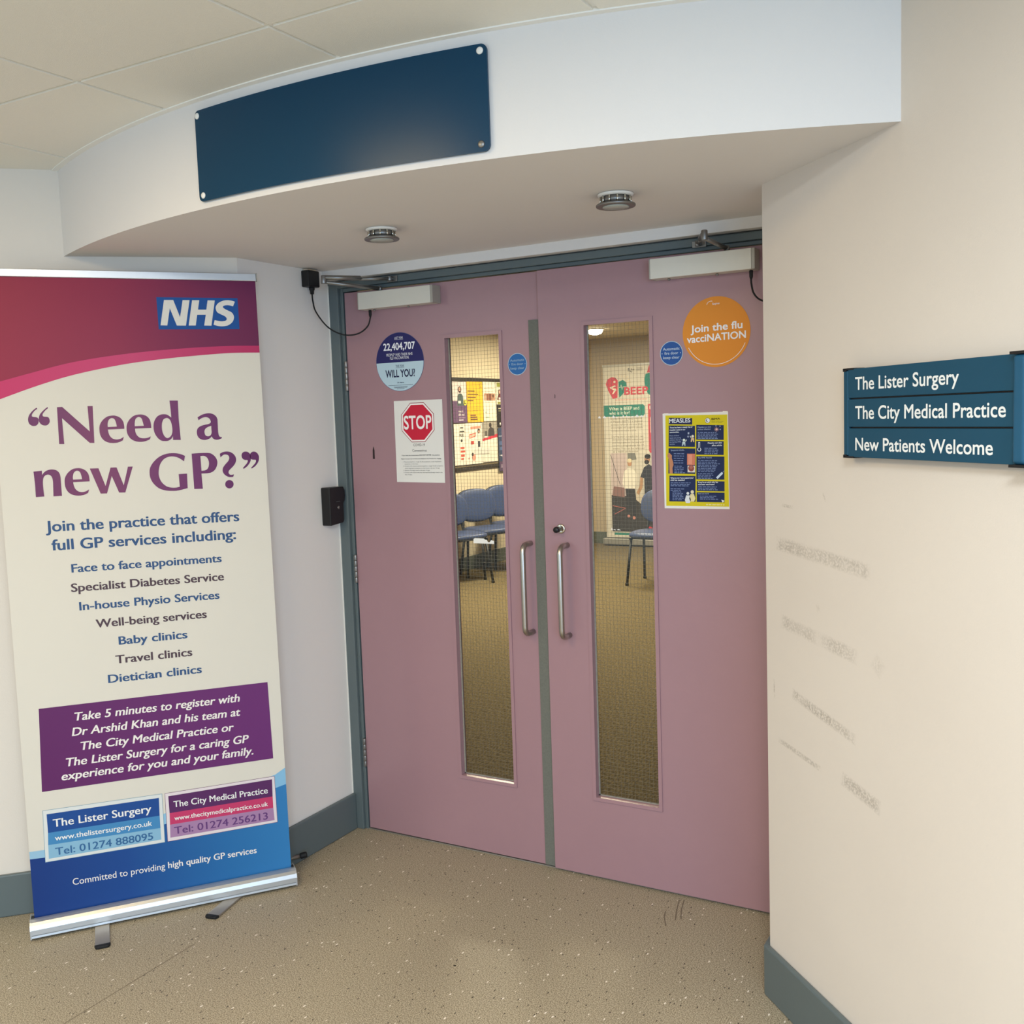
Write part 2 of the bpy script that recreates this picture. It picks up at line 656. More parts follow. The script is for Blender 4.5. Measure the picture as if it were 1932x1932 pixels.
# traced outlines of the banner headline and logo letters (tenths of a millimetre on the banner)
HEADLINE = [
  ['c1158,16053 1047,15964 942,15835 899,15704 916,15580 976,15513 1046,15493 1125,15511 1182,15589 1193,15677 1176,15734 1132,15759 1074,15769 1026,15780 1009,15815 1033,15876 1103,15962 c1179,16017'],
  ['c1465,16062 1354,15973 1240,15844 1197,15695 1217,15588 1282,15518 1353,15498 1427,15510 1489,15579 1502,15649 1483,15730 1436,15761 1372,15769 1332,15779 1311,15815 1331,15876 1402,15963 c1484,16031'],
  ['c1733,16051 c1880,16056 c2621,15270 c2608,16059 c2758,16058 c2731,14905 c2597,14911 c1853,15709 c1864,14905 c1720,14911'],
  ['c3639,15315 3641,15397 3620,15543 3542,15664 3427,15728 3309,15744 3155,15713 3012,15600 2927,15458 2904,15314 2922,15133 3005,14985 3135,14903 3286,14879 3440,14894 c3572,14953 c3609,15066 3516,15010 3395,14987 3278,15019 3199,15104 3164,15214 c3153,15309', 'c3155,15387 3157,15486 3189,15594 3244,15650 3304,15663 3369,15624 3405,15514 c3422,15392'],
  ['c4447,15314 4446,15424 4420,15572 4341,15685 4232,15739 4111,15752 3954,15719 3818,15610 3731,15467 3704,15322 3719,15157 3795,15008 3927,14915 4089,14882 4246,14898 c4380,14952 c4416,15048 4323,15005 4200,14992 4081,15019 3999,15101 3963,15203 c3958,15309', 'c3956,15386 3959,15477 3989,15604 4045,15661 4106,15674 4172,15626 4203,15515 c4226,15391'],
  ['c5055,16171 c5312,16164 c5302,15599 c5323,14895 c5085,14905 c5088,15027 5039,14949 4946,14888 4840,14878 4718,14901 4611,15003 4534,15163 4516,15348 4547,15513 4636,15657 4745,15724 4860,15739 4964,15715 c5077,15625 c5072,15884', '4923,15615 4832,15568 4779,15431 4770,15247 4801,15098 4857,15003 4934,14972 5026,15033 5079,15161 5082,15347 5048,15514 4992,15594'],
  ['c5888,15605 6034,15688 6199,15726 6344,15712 6449,15647 6506,15542 6511,15391 6508,15127 6522,15004 6552,14952 c6615,14934 c6613,14900 6528,14866 6436,14856 6347,14888 c6291,14969 6220,14903 6090,14865 5965,14885 5871,14963 5834,15096 5860,15226 5937,15304 6067,15350 6213,15378 6281,15414 6292,15473 6252,15559 6155,15606 6027,15581 c5914,15510', 'c6301,15317 6189,15280 6104,15217 6076,15124 6100,15020 6179,14979 6263,15014 6299,15097 6299,15210'],
  ['c938,14097 c1174,14113 c1171,13983 1256,14077 1356,14125 1471,14137 1583,14104 1659,14020 1687,13893 1689,13732 c1689,13304 c1446,13301 1458,13584 1463,13780 1439,13907 1378,13972 1297,13977 1220,13918 1184,13796 1178,13582 c1190,13313 c951,13307 c955,13702'],
  ['c2511,13707 2513,13789 2493,13935 2417,14056 2305,14121 2190,14140 2039,14112 1900,14002 1816,13863 1793,13720 1811,13540 1891,13391 2018,13308 2165,13281 2316,13293 c2445,13349 c2481,13461 2390,13406 2272,13386 2158,13420 2081,13506 2047,13616 c2037,13710', 'c2039,13788 2040,13887 2072,13993 2126,14048 2185,14059 2248,14020 2283,13910 c2299,13788'],
  ['c2543,14109 c2795,14106 c2967,13533 c3150,14109 c3328,14106 c3504,13529 c3667,14113 c3810,14109 c3536,13298 c3352,13305 c3169,13840 c2994,13300 c2808,13305'],
  ['c5420,14374 5273,14443 5079,14479 4848,14466 4632,14383 4446,14225 4330,14046 4302,13881 4317,13714 4393,13543 4549,13377 4738,13295 4948,13264 5144,13267 c5437,13325 c5446,13799 c5187,13794 c5196,13386 5079,13365 4937,13373 4782,13428 4649,13566 4582,13755 4586,13941 4643,14142 4758,14294 4895,14362 5037,14374 5177,14339 5280,14278 c5378,14199'],
  ['c5630,14437 5890,14445 6162,14436 6288,14380 6379,14275 6420,14152 6402,14017 6335,13886 6226,13803 6094,13777 c5897,13776 c5910,13277 c5639,13284', 'c5899,14344 6000,14349 6088,14302 6141,14205 6152,14084 6118,13951 6036,13881 c5903,13865'],
  ['c6515,14393 6606,14440 6738,14457 6868,14428 6969,14343 7021,14231 7015,14123 6962,14017 6877,13926 6800,13855 6759,13796 6765,13728 6822,13684 c6926,13695 c6897,13615 6791,13611 6688,13650 6601,13736 6569,13846 6602,13953 6687,14057 6772,14148 6806,14241 6783,14324 6706,14361 6626,14351 c6527,14271'],
  ['6894,13370 6880,13317 6848,13274 6803,13247 6751,13239 6699,13253 6657,13285 6631,13332 6625,13385 6638,13439 6670,13482 6715,13509 6768,13516 6819,13503 6860,13471 6887,13425'],
  ['7349,14427 7265,14411 7214,14345 7209,14263 7245,14187 7316,14152 7382,14146 7396,14111 7362,14038 c7227,13894 c7247,13859 7370,13942 7471,14074 7502,14182 7504,14270 7481,14346 7425,14406'],
  ['7600,14416 7531,14392 7485,14333 7468,14238 7517,14167 7583,14148 7650,14140 7664,14105 7629,14025 c7494,13888 c7505,13856 7624,13929 7733,14061 7768,14196 7754,14300 7692,14389'],
]
NHS_LETTERS = [
  ['c5094,19375 c5376,19378 c5553,18832 c5664,19376 c5878,19379 c5716,18563 c5435,18565 c5255,19112 c5144,18565 c4938,18569'],
  ['c5958,19377 c6181,19379 c6121,19078 c6382,19080 c6441,19379 c6666,19377 c6510,18563 c6284,18567 c6355,18915 c6086,18913 c6020,18567 c5800,18566'],
  ['c7302,19345 7208,19375 7076,19390 6926,19371 6772,19294 6688,19183 6685,19082 6729,18990 6848,18923 6960,18865 7006,18798 6986,18738 6901,18709 6785,18709 c6623,18745 c6580,18593 6726,18552 6874,18544 7042,18578 7181,18680 7240,18816 7229,18917 7168,19002 7055,19060 6951,19118 6913,19160 6932,19203 7016,19227 7115,19225 c7233,19192'],
]


# ------------------------------------------------------------------ the room
CEIL, SOF = 2.389, 2.120
ARC_C, ARC_R = (0.785, 1.933), 3.035


def arc(th, r=ARC_R):
    return (ARC_C[0] + r * math.sin(th), ARC_C[1] - r * math.cos(th))


# floor of the lobby, with the small dropped specks and the rubber arcs below the right door
b = MB()
b.prism([(-7, -5.9), (8, -5.9), (8, 0.03), (-7, 0.03)], -0.05, 0.0, M['floor'])
sp = mat('dark_speck', '#231a12', 0.7)
for (x, y, r) in ((0.829, -0.687, .0045), (0.159, -0.502, .004), (0.915, -0.348, .004), (0.66, -0.39, .003)):
    b.disc(x, y, r, 0.0006, sp, WORLD, 12, r * 0.6)
sk = mat('rubber_streak', '#6e6353', 0.6)
for pts in ([(1.305, -.168), (1.285, -.10), (1.270, -.035)], [(1.318, -.152), (1.300, -.10), (1.284, -.03)], [(1.291, -.212), (1.268, -.165), (1.257, -.125)]):
    b.line(pts, 0.0017, 0.0006, sk, WORLD)
struct(b.build('floor'), 'speckled beige safety vinyl floor of the lobby', 'floor')

b = MB()
b.prism([(-3.4, 0.03), (4.4, 0.03), (4.4, 8.4), (-3.4, 8.4)], -0.05, 0.0, M['carpet'])
struct(b.build('floor'), 'brown ribbed carpet seen through the door panes', 'floor')

# suspended ceiling: tiles hang a little below their grid
b = MB()
b.prism([(-7, -5.7), (8, -5.7), (8, 0), (-7, 0)], CEIL + 0.0028, CEIL + 0.03, M['grid'])
g = 0.0065
for i in range(-11, 12):
    for j in range(-7, 2):
        x0, y0 = 0.305 + 0.6 * i, -1.343 + 0.6 * j
        b.box((x0 + g, y0 + g, CEIL - 0.003), (x0 + 0.6 - g, y0 + 0.6 - g, CEIL + 0.0032), M['tile'])
struct(b.build('ceiling'), 'suspended ceiling of square off-white mineral tiles', 'ceiling')

b = MB()
b.prism([(-3.4, 0.1), (4.4, 0.1), (4.4, 8.4), (-3.4, 8.4)], 2.47, 2.52, M['cream'])
struct(b.build('ceiling'), 'waiting room ceiling seen through the right door pane', 'ceiling')


def meet(line_p, line_d, lo, hi):
    """angle where the bulkhead arc meets a wall line"""
    f = lambda th: (arc(th)[0] - line_p[0]) * line_d[1] - (arc(th)[1] - line_p[1]) * line_d[0]
    for _ in range(60):
        mid = (lo + hi) / 2
        if (f(lo) > 0) == (f(mid) > 0):
            lo = mid
        else:
            hi = mid
    return (lo + hi) / 2


TL_, TR_ = meet((LX, LY), (-Q, -Q), -0.9, 0.0), meet((RX, RY), (Q, -Q), 0.0, 0.9)
ths = [TL_ - 0.012 + (TR_ - TL_ + 0.024) * i / 60 for i in range(61)]
poly = [arc(t) for t in ths] + [(RX + .06, RY + .04), (RX + .06, -0.02), (LX - .06, -0.02), (LX - .06, LY + .03)]
b = MB()
b.prism(poly, SOF, 2.55, M['wall_white'])
struct(b.build('wall_bulkhead'), 'curved white bulkhead over the double doors', 'wall')

b = MB()
tp = [arc(t, ARC_R) for t in ths] + [arc(t, ARC_R + 0.018) for t in ths[::-1]]
b.prism(tp, CEIL - 0.006, CEIL + 0.004, M['grid'])
struct(b.build('trim_1'), 'thin white ceiling edge strip following the curved bulkhead', 'trim')


def wallpoly(p, d, n, L, th):
    p, d, n = Vector(p), Vector(d), Vector(n)
    return [tuple(x) for x in (p, p + d * L, p + d * L + n * th, p + n * th)]


b = MB()
b.prism(wallpoly((LX, LY), (-Q, -Q), (-Q, Q), 6.5, 0.12), 0, 2.6, M['wall_left'])
struct(b.build('wall_left'), 'pale splayed wall behind the roller banner', 'wall')
b = MB()
b.prism([(LX, LY), (LX, 0.03), (LX - .12, 0.03), (LX - .12, LY - .05)], 0, 2.6, M['wall'])
struct(b.build('wall_left_return'), 'narrow pale wall between the banner and the left door frame', 'wall')
b = MB()
b.prism(wallpoly((RX, RY), (Q, -Q), (Q, Q), 7.5, 0.12), 0, 2.6, M['scuffed'])
struct(b.build('wall_right'), 'cream splayed wall with grey scuff marks and a blue sign', 'wall')
b = MB()
b.prism([(RX, RY), (RX + .12, RY - .02), (RX + .12, 0.03), (RX, 0.03)], 0, 2.6, M['wall'])
struct(b.build('wall_right_return'), 'hidden side of the doorway beside the right door', 'wall')
b = MB()
b.prism([(LX - .02, -0.042), (RX + .02, -0.042), (RX + .02, 0.1), (LX - .02, 0.1)], 2.087, 2.6, M['wall_white'])
struct(b.build('wall_header'), 'white strip of wall above the door frame', 'wall')

# waiting room shell
b = MB()
b.box((-3.32, 0.1, 0), (-3.2, 8.4, 2.5), M['cream'])
struct(b.build('wall_waiting_left'), 'cream waiting room wall with the notice board', 'wall')
b = MB()
b.box((-3.4, 8.24, 0), (4.4, 8.36, 2.5), M['taupe'])
struct(b.build('wall_waiting_back'), 'taupe far wall of the waiting room', 'wall')
b = MB()
b.box((4.2, 0.1, 0), (4.32, 8.4, 2.5), M['cream'])
struct(b.build('wall_waiting_right'), 'waiting room wall out of view', 'wall')
b = MB()
b.box((-3.4, 0.03, 0), (LX - 0.003, 0.1, 2.5), M['cream'])
b.box((RX + 0.003, 0.03, 0), (4.4, 0.1, 2.5), M['cream'])
struct(b.build('wall_waiting_front'), 'waiting room side of the door wall', 'wall')

# skirting boards
BH, BT = 0.140, 0.016


def skirting(name, pts, m, label, h=BH, t=BT, flip=1):
    """pts: plan line along the wall foot; the board stands on the left of it (flip -1: right)"""
    off = []
    for i in range(len(pts)):
        ns = []
        for k in (i - 1, i):
            if 0 <= k < len(pts) - 1:
                d = (Vector(pts[k + 1]) - Vector(pts[k])).normalized()
                ns.append(Vector((-d.y, d.x)) * flip)
        n = sum(ns, Vector((0, 0)))
        n = n / n.length
        off.append(Vector(pts[i]) + n * (t / max(0.4, n.dot(ns[0]))))
    b = MB()
    b.prism([tuple(p) for p in pts] + [tuple(p) for p in off[::-1]], 0.0005, h, m)
    return struct(b.build(name, bevel=0.004), label, 'skirting board')


skirting('baseboard_left', [(LX - 6.5 * Q, LY - 6.5 * Q), (LX, LY), (LX, -0.014)], M['grey'], 'grey skirting board below the pale wall left of the doors', flip=-1)
skirting('baseboard_right', [(RX, -0.02), (RX, RY), (RX + 7.5 * Q, RY - 7.5 * Q)], M['grey'], 'grey skirting board below the scuffed cream wall', flip=-1)
skirting('baseboard_waiting', [(-3.2, 0.15), (-3.2, 8.24), (4.2, 8.24)], M['greengrey'], 'green grey skirting board round the waiting room', flip=-1)

# door frame
b = MB()
for sx, x0 in ((1, LX), (-1, RX)):
    X = lambda d: x0 + sx * d
    for (a, c, y0, y1) in ((0.0, 0.044, -0.012, 0.09), (0.044, 0.058, 0.0, 0.09), (0.058, 0.0625, 0.02, 0.09)):
        lo, hi = sorted((X(a), X(c)))
        b.box((lo, y0, 0), (hi, y1, 2.081), M['grey'])
b.box((LX + .044, -0.012, 2.058), (RX - .044, 0.09, 2.081), M['grey'])
b.box((LX + .058, 0.0, 2.0445), (RX - .058, 0.09, 2.058), M['grey'])
fr_ = struct(b.build('trim_2', bevel=0.0025), 'grey painted frame round the double doors', 'door frame')
b = MB()
b.box((LX + .0004, -0.0155, BH), (LX + .0035, -0.011, 2.07), M['caulk'])
b.build('sealant_bead', fr_, label='white sealant line along the left jamb')
b = MB()
b.box((LX + .04, 0.002, -0.001), (RX - .04, 0.05, 0.0035), M['alu_dull'])
struct(b.build('trim_3', bevel=0.001), 'thin metal threshold under the left door', 'threshold')

# ------------------------------------------------------------------ the two doors
DL = Frame((0, 0, 0), (1, 0, 0), (0, 0, 1), (0, -1, 0))
DR = Frame((0, -0.012, 0), (1, 0, 0), (0, 0, 1), (0, -1, 0))


def door_leaf(name, fr, x0, x1, hole, label):
    hx0, hz0, hx1, hz1 = hole
    z0, z1 = 0.009, 2.040
    T = 0.044
    b = MB()
    outer = [(x0, z0), (x1, z0), (x1, z1), (x0, z1)]
    o = 0.006
    inner = [(hx0 + o, hz0 + o), (hx1 - o, hz0 + o), (hx1 - o, hz1 - o), (hx0 + o, hz1 - o)]
    for w in (0.0, -T):
        b.flat(outer, w, M['door'], fr, [inner])
    for lp in (outer, inner):
        for i in range(4):
            p, q = lp[i], lp[(i + 1) % 4]
            b.add([fr(*p, 0), fr(*q, 0), fr(*q, -T), fr(*p, -T)], [(0, 1, 2, 3)], M['door'])
    leaf = struct(b.build(name), label, 'door')
    # glazing bead: a picture frame of four mitred lengths, standing slightly proud
    b = MB()
    k = 0.012
    A = [(hx0, hz0), (hx1, hz0), (hx1, hz1), (hx0, hz1)]
    B = [(hx0 + k, hz0 + k), (hx1 - k, hz0 + k), (hx1 - k, hz1 - k), (hx0 + k, hz1 - k)]
    for i in range(4):
        j = (i + 1) % 4
        b.add([fr(*A[i], 0.004), fr(*A[j], 0.004), fr(*B[j], 0.004), fr(*B[i], 0.004)], [(0, 1, 2, 3)], M['door'])
        b.add([fr(*A[i], 0.004), fr(*A[j], 0.004), fr(*A[j], -0.001), fr(*A[i], -0.001)], [(0, 1, 2, 3)], M['door'])
        b.add([fr(*B[i], 0.004), fr(*B[j], 0.004), fr(*B[j], -0.021), fr(*B[i], -0.021)], [(0, 1, 2, 3)], M['door'])
    b.build('glazing_bead', leaf)
    b = MB()
    b.box((hx0 + k - .003, hz0 + k - .003, -0.026), (hx1 - k + .003, hz1 - k + .003, -0.0205), M['glass'], fr)
    pane = b.build('glass_pane', leaf)
    # wires of the safety glass
    b = MB()
    step, r = 0.0127, 0.00032
    a0, a1, c0, c1 = hx0 + k, hx1 - k, hz0 + k, hz1 - k
    x = a0 + 0.004
    while x < a1:
        b.box((x - r, c0, -0.0236), (x + r, c1, -0.0230), M['wire'], fr)
        x += step
    z = c0 + 0.005
    while z < c1:
        b.box((a0, z - r, -0.0230), (a1, z + r, -0.0224), M['wire'], fr)
        z += step
    b.build('wire_mesh', pane)
    # worn light putty edge along the glass
    b = MB()
    pt = mat('putty_edge', '#8f8a80', 0.8, 0, 0.2, 0.3, 120)
    b.box((a0, c0, -0.0205), (a0 + .005, c1, -0.019), pt, fr)
    b.box((a0, c0, -0.0205), (a1, c0 + .004, -0.019), pt, fr)
    b.build('putty_line', leaf)
    return leaf


door1 = door_leaf('door_1', DL, 0.0025, 0.8075, (0.4225, 0.268, 0.664, 1.859), 'mauve left door leaf with a tall wired glass pane')
door2 = door_leaf('door_2', DR, 0.8105, 1.6075, (0.964, 0.275, 1.211, 1.863), 'mauve right door leaf with a tall wired glass pane')

b = MB()
b.box((0.7685, 0.0095, -0.001), (0.8073, 1.884, 0.004), M['brush'], DL)
b.build('brush_strip', door1, label='grey draught strip down the meeting edge')


def pull_handle(x, z0, z1, fr, leaf):
    b = MB()
    r, w = 0.0095, 0.058
    path = [fr(x, z1, 0)]
    for i in range(8):
        t = i / 7 * math.pi / 2
        path.append(fr(x, z1 - 0.026 * (1 - math.cos(t)), w - 0.026 + 0.026 * math.sin(t)))
    for i in range(8):
        t = i / 7 * math.pi / 2
        path.append(fr(x, z0 + 0.026 * (1 - math.sin(t)), w - 0.026 + 0.026 * math.cos(t)))
    path.append(fr(x, z0, 0))
    b.tube(path, r, M['steel'], 18)
    return b.build('pull_handle', leaf, label='brushed steel D-shaped pull handle')


pull_handle(0.748, 0.832, 1.137, DL, door1)
pull_handle(0.893, 0.833, 1.137, DR, door2)

# thumb-turn of the right leaf
b = MB()
lo = DR(0.872, 1.191, 0)
b.lathe([(0.0165, -.001), (0.0165, .003), (0.0145, .0055), (0.011, .006)], lo, (0, -1, 0), M['chrome'], 36)
lock = b.build('lock_cylinder', door2, label='chrome lock rose with a black thumb turn')
b = MB()
b.lathe([(0.0075, .005), (0.0075, .022), (0.0095, .024)], lo, (0, -1, 0), M['chrome'], 28)
b.build('spindle', lock)
b = MB()
b.lathe([(0.0098, .023), (0.0102, .036), (0.0092, .041), (0.0, .0415)], lo, (0, -1, 0), M['black'], 28)
b.build('thumb_turn', lock)

# hinges of the left leaf
for (z0, z1) in ((1.683, 1.792), (0.964, 1.070), (0.251, 0.361)):
    b = MB()
    n = 5
    for i in range(n):
        a, c = z0 + (z1 - z0) * i / n + .0006, z0 + (z1 - z0) * (i + 1) / n - .0006
        b.lathe([(0.0058, 0), (0.0062, .001), (0.0062, c - a - .001), (0.0058, c - a)], (-0.0012, -0.0055, a), (0, 0, 1), M['dullsteel'], 16)
    b.box((-0.0035, -0.006, z0), (0.001, 0.002, z1), M['dullsteel'])
    b.build('hinge', door1, label='steel butt hinge knuckle')

# chipped paint and dents of the leaves
chip = mat('bare_dark_chip', '#2a1c1c', 0.8)
b = MB()
b.flat([(.0985, 1.430), (.1075, 1.430), (.1075, 1.462), (.1035, 1.4765), (.0995, 1.462)], .0007, chip, DL)
b.build('paint_chip', door1, label='dark bullet-shaped chip in the paint')
b = MB()
b.flat([(.8625, 1.637), (.865, 1.633), (.8645, 1.622), (.8625, 1.625), (.8635, 1.630)], .0007, chip, DR)
b.build('paint_chip', door2, label='small dark nick in the paint')


# ------------------------------------------------------------------ door closers, cables, boxes
def closer(x0, x1, fr, pin, elbow, shoe, label, long_arm):
    """overhead closer: box on the leaf, folded arm to a shoe on the frame"""
    z0, z1, dep = 1.968, 2.028, 0.052
    t = thing('door_closer', fr((x0 + x1) / 2, z0, 0), label, 'door closer', 'overhead door closers')
    b = MB()
    b.box((x0 + .004, z0, 0.0005), (x1 - .010, z1, dep), M['closer'], fr)
    b.build('body', t, bevel=0.0015)
    for (xa, xb) in ((x1 - .010, x1), (x0, x0 + .004)):
        b = MB()
        b.box((xa, z0, 0.0005), (xb, z1, dep - .001), M['closer_dark'], fr)
        b.build('end_cap', t, bevel=0.001)
    for x in (x0 + .055, x1 - .12):
        b = MB()
        b.lathe([(0.004, 0), (0.004, .006)], fr(x, z0 - .006, .026), (0, 0, 1), M['dullsteel'], 12)
        b.build('adjusting_screw', t)
    p, e, s = Vector(pin), Vector(elbow), Vector(shoe)
    b = MB()
    b.lathe([(0.0085, z1 - p.z - .001), (0.0085, .008), (0.006, .012)], p, (0, 0, 1), M['dullsteel'], 20)
    b.build('spindle', t)
    b = MB()
    b.tube([p + Vector((0, 0, .004)), e + Vector((0, 0, -.008))], [.0072, .0062], M['dullsteel'], 10)
    b.lathe([(.009, -.014), (.0095, -.012), (.0095, .012), (.008, .0145), (0, .015)], e, (0, 0, 1), M['dullsteel'], 20)
    b.build('arm', t)
    b = MB()
    mid = e + (s - e) * 0.55
    b.tube([e + Vector((0, 0, .007)), mid + Vector((0, 0, .003))], .0085, M['dullsteel'], 10)
    b.tube([mid, s], .0055, M['dullsteel'], 10)
    b.build('forearm', t)
    b = MB()
    yb = -0.0125
    b.box((s.x - .022, yb - .004, s.z - .010), (s.x + .022, yb, s.z + .010), M['dullsteel'])
    b.lathe([(.008, -.008), (.008, .008)], s, (0, 0, 1), M['dullsteel'], 16)
    b.box((s.x - .006, s.y, s.z - .003), (s.x + .006, yb, s.z + .003), M['dullsteel'])
    b.build('shoe', t, bevel=0.001)
    return t


closer(0.100, 0.424, DL, (0.185, -0.026, 2.034), (0.092, -0.222, 2.059), (0.232, -0.030, 2.0685),
       'silver overhead closer on the left door, arm folded out beside the black box', True)
closer(1.222, 1.5475, DR, (1.458, -0.038, 2.034), (1.428, -0.150, 2.064), (1.366, -0.030, 2.0635),
       'silver overhead closer on the right door under its upright arm joint', False)

# black transformer box on the return wall and its lead to the left closer
b = MB()
b.box((LX + .0005, -0.158, 2.054), (LX + .036, -0.098, 2.112), M['black'])
pb = b.build('power_box', loc=(LX, -0.12, 2.054), bevel=0.004)
tag(pb, 'small black power box high on the wall beside the left closer', 'power box')
b = MB()
b.box((LX + .0005, -0.150, 2.111), (LX + .026, -0.104, 2.1185), M['chrome'])
b.build('metal_clip', pb, bevel=0.001, label='shiny metal clip on top')
b = MB()
b.lathe([(.010, 0), (.010, .010), (.0075, .014), (.0065, .026)], (LX + .02, -0.125, 2.056), (0, 0, -1), M['rubber'], 18)
b.build('cable_gland', pb)


def spline(pts, n=10):
    P = [Vector(p) for p in pts]
    out = []
    for i in range(len(P) - 1):
        p0, p1, p2, p3 = P[max(i - 1, 0)], P[i], P[i + 1], P[min(i + 2, len(P) - 1)]
        for j in range(n):
            t = j / n
            out.append(0.5 * (2 * p1 + (p2 - p0) * t + (2 * p0 - 5 * p1 + 4 * p2 - p3) * t * t + (3 * p1 - p0 - 3 * p2 + p3) * t ** 3))
    return out + [P[-1]]


b = MB()
b.tube(spline([(LX + .02, -0.125, 2.034), (-0.040, -0.128, 2.005), (-0.030, -0.125, 1.965), (0.005, -0.105, 1.910), (0.050, -0.075, 1.882),
               (0.095, -0.050, 1.884), (0.125, -0.032, 1.908), (0.136, -0.027, 1.938), (0.136, -0.026, 1.952)]), .0027, M['rubber'], 10)
cb = b.build('cable', loc=(LX, -0.12, 2.03))
tag(cb, 'thin black cable sagging from the power box to the left closer', 'cable')
b = MB()
b.lathe([(.0035, 0), (.0052, .006), (.0056, .022), (.0045, .024)], (0.136, -0.026, 1.942), (0, 0, 1), M['rubber'], 14)
b.build('plug_sleeve', cb)
b = MB()
b.tube(spline([(1.530, -0.040, 1.956), (1.531, -0.042, 1.930), (1.540, -0.050, 1.900), (1.562, -0.06, 1.878), (1.600, -0.075, 1.868), (1.640, -.09, 1.872), (1.670, -.10, 1.885)]),
       .0027, M['rubber'], 10)
cb = b.build('cable', loc=(1.530, -0.040, 1.956))
tag(cb, 'thin black cable curving from the right closer behind the wall corner', 'cable')
b = MB()
b.lathe([(.0035, 0), (.0052, .006), (.0056, .022), (.0045, .024)], (1.5302, -0.0405, 1.943), (0, 0, 1), M['rubber'], 14)
b.build('plug_sleeve', cb)

# black door-hold unit on the return wall
HU = Frame((LX, 0, 0), (0, 1, 0), (0, 0, 1), (1, 0, 0))
b = MB()
b.prism([(-.112, 1.190), (-.040, 1.196), (-.034, 1.203), (-.034, 1.268), (-.026, 1.278), (-.022, 1.295), (-.023, 1.315), (-.030, 1.330), (-.112, 1.331)], 0.0005, 0.043, M['black'], HU)
hu = b.build('door_hold_unit', loc=(LX, -0.07, 1.19), bevel=0.004)
tag(hu, 'black plastic door hold unit with a round button on the left jamb', 'door hold unit')
b = MB()
b.lathe([(.0065, 0), (.0065, .002), (.004, .0035), (0, .0038)], HU(-.066, 1.2545, .043), (1, 0, 0), M['dullsteel'], 20)
b.build('button', hu, label='grey round button')
b = MB()
b.box((-.078, 1.276, .0425), (-.056, 1.2785, .0445), mat('grey_slot', '#4a4a4a', 0.5), HU)
b.build('slot_lip', hu)

# two drop-ring downlights under the bulkhead
for i, (x, y, lb) in enumerate(((0.605, -0.575, 'glass ring downlight above the left door'), (1.338, -0.572, 'glass ring downlight above the right door'))):
    t = thing('downlight', (x, y, SOF), lb, 'ceiling light', 'glass ring downlights')
    b = MB()
    b.lathe([(.0455, 0.0008), (.0455, .004), (.041, .0075), (.036, .0075)], (x, y, SOF), (0, 0, -1), M['white'], 48)
    b.build('flange', t)
    b = MB()
    b.lathe([(.036, .006), (.036, .025)], (x, y, SOF), (0, 0, -1), M['dullsteel'], 40)
    b.build('lamp_collar', t)
    for k in range(12):
        a = 2 * math.pi * k / 12
        b = MB()
        b.lathe([(.0022, .007), (.0022, .027)], (x + .039 * math.cos(a), y + .039 * math.sin(a), SOF), (0, 0, -1), M['chrome'], 8)
        b.build('spacer_pin', t)
    b = MB()
    b.lathe([(.049, .0265), (.0505, .028), (.0505, .031), (.049, .0325)], (x, y, SOF), (0, 0, -1), M['dullsteel'], 48)
    b.build('glass_ring', t)
    b = MB()
    b.lathe([(.034, .0326), (.033, .0345), (0, .0352)], (x, y, SOF), (0, 0, -1), M['glassdisc'], 40)
    b.build('frosted_disc', t)

# ------------------------------------------------------------------ curved blank sign on the bulkhead
t0, t1, z0, z1 = -0.1205, 0.1587, 2.135, 2.358
R0, R1 = ARC_R + 0.004, ARC_R + 0.010
rc = 0.014
b = MB()
cols = []
N = 72
us = sorted(set([rc * (1 - math.cos(k / 6 * math.pi / 2)) for k in range(7)] + [(t1 - t0) * ARC_R * i / N for i in range(N + 1)]
                + [(t1 - t0) * ARC_R - rc * (1 - math.cos(k / 6 * math.pi / 2)) for k in range(7)]))
Ltot = (t1 - t0) * ARC_R
for u in us:
    d = min(u, Ltot - u)
    cut = rc - math.sqrt(max(0, rc * rc - (rc - d) ** 2)) if d < rc else 0
    cols.append((t0 + u / ARC_R, z0 + cut, z1 - cut))
vs, fs = [], []
for (th, a, c) in cols:
    for r in (R0, R1):
        x, y = arc(th, r)
        vs += [(x, y, a), (x, y, c)]
for i in range(len(cols) - 1):
    k, n = 4 * i, 4 * i + 4
    fs += [(k + 2, n + 2, n + 3, k + 3), (k, k + 1, n + 1, n), (k, n, n + 2, k + 2), (k + 1, k + 3, n + 3, n + 1)]
e = 4 * (len(cols) - 1)
fs += [(0, 2, 3, 1), (e, e + 1, e + 3, e + 2)]
b.add(vs, fs, M['navy'])
sg = b.build('blank_sign', loc=(*arc(0.019, R0), z0))
tag(sg, 'blank dark blue curved sign panel screwed to the bulkhead', 'sign')
for (th, z, mm) in ((-0.1172, 2.345, M['white']), (0.1535, 2.344, M['white']), (0.1522, 2.151, M['dullsteel']), (-0.1152, 2.1495, M['white'])):
    x, y = arc(th, R1 - .0005)
    b = MB()
    b.lathe([(.0078, 0), (.0078, .0015), (.006, .0032), (0, .0038)], (x, y, z), (math.sin(th), -math.cos(th), 0), mm, 22)
    b.build('screw_cap', sg, label='worn grey screw cap' if mm is M['dullsteel'] else 'white screw cap')

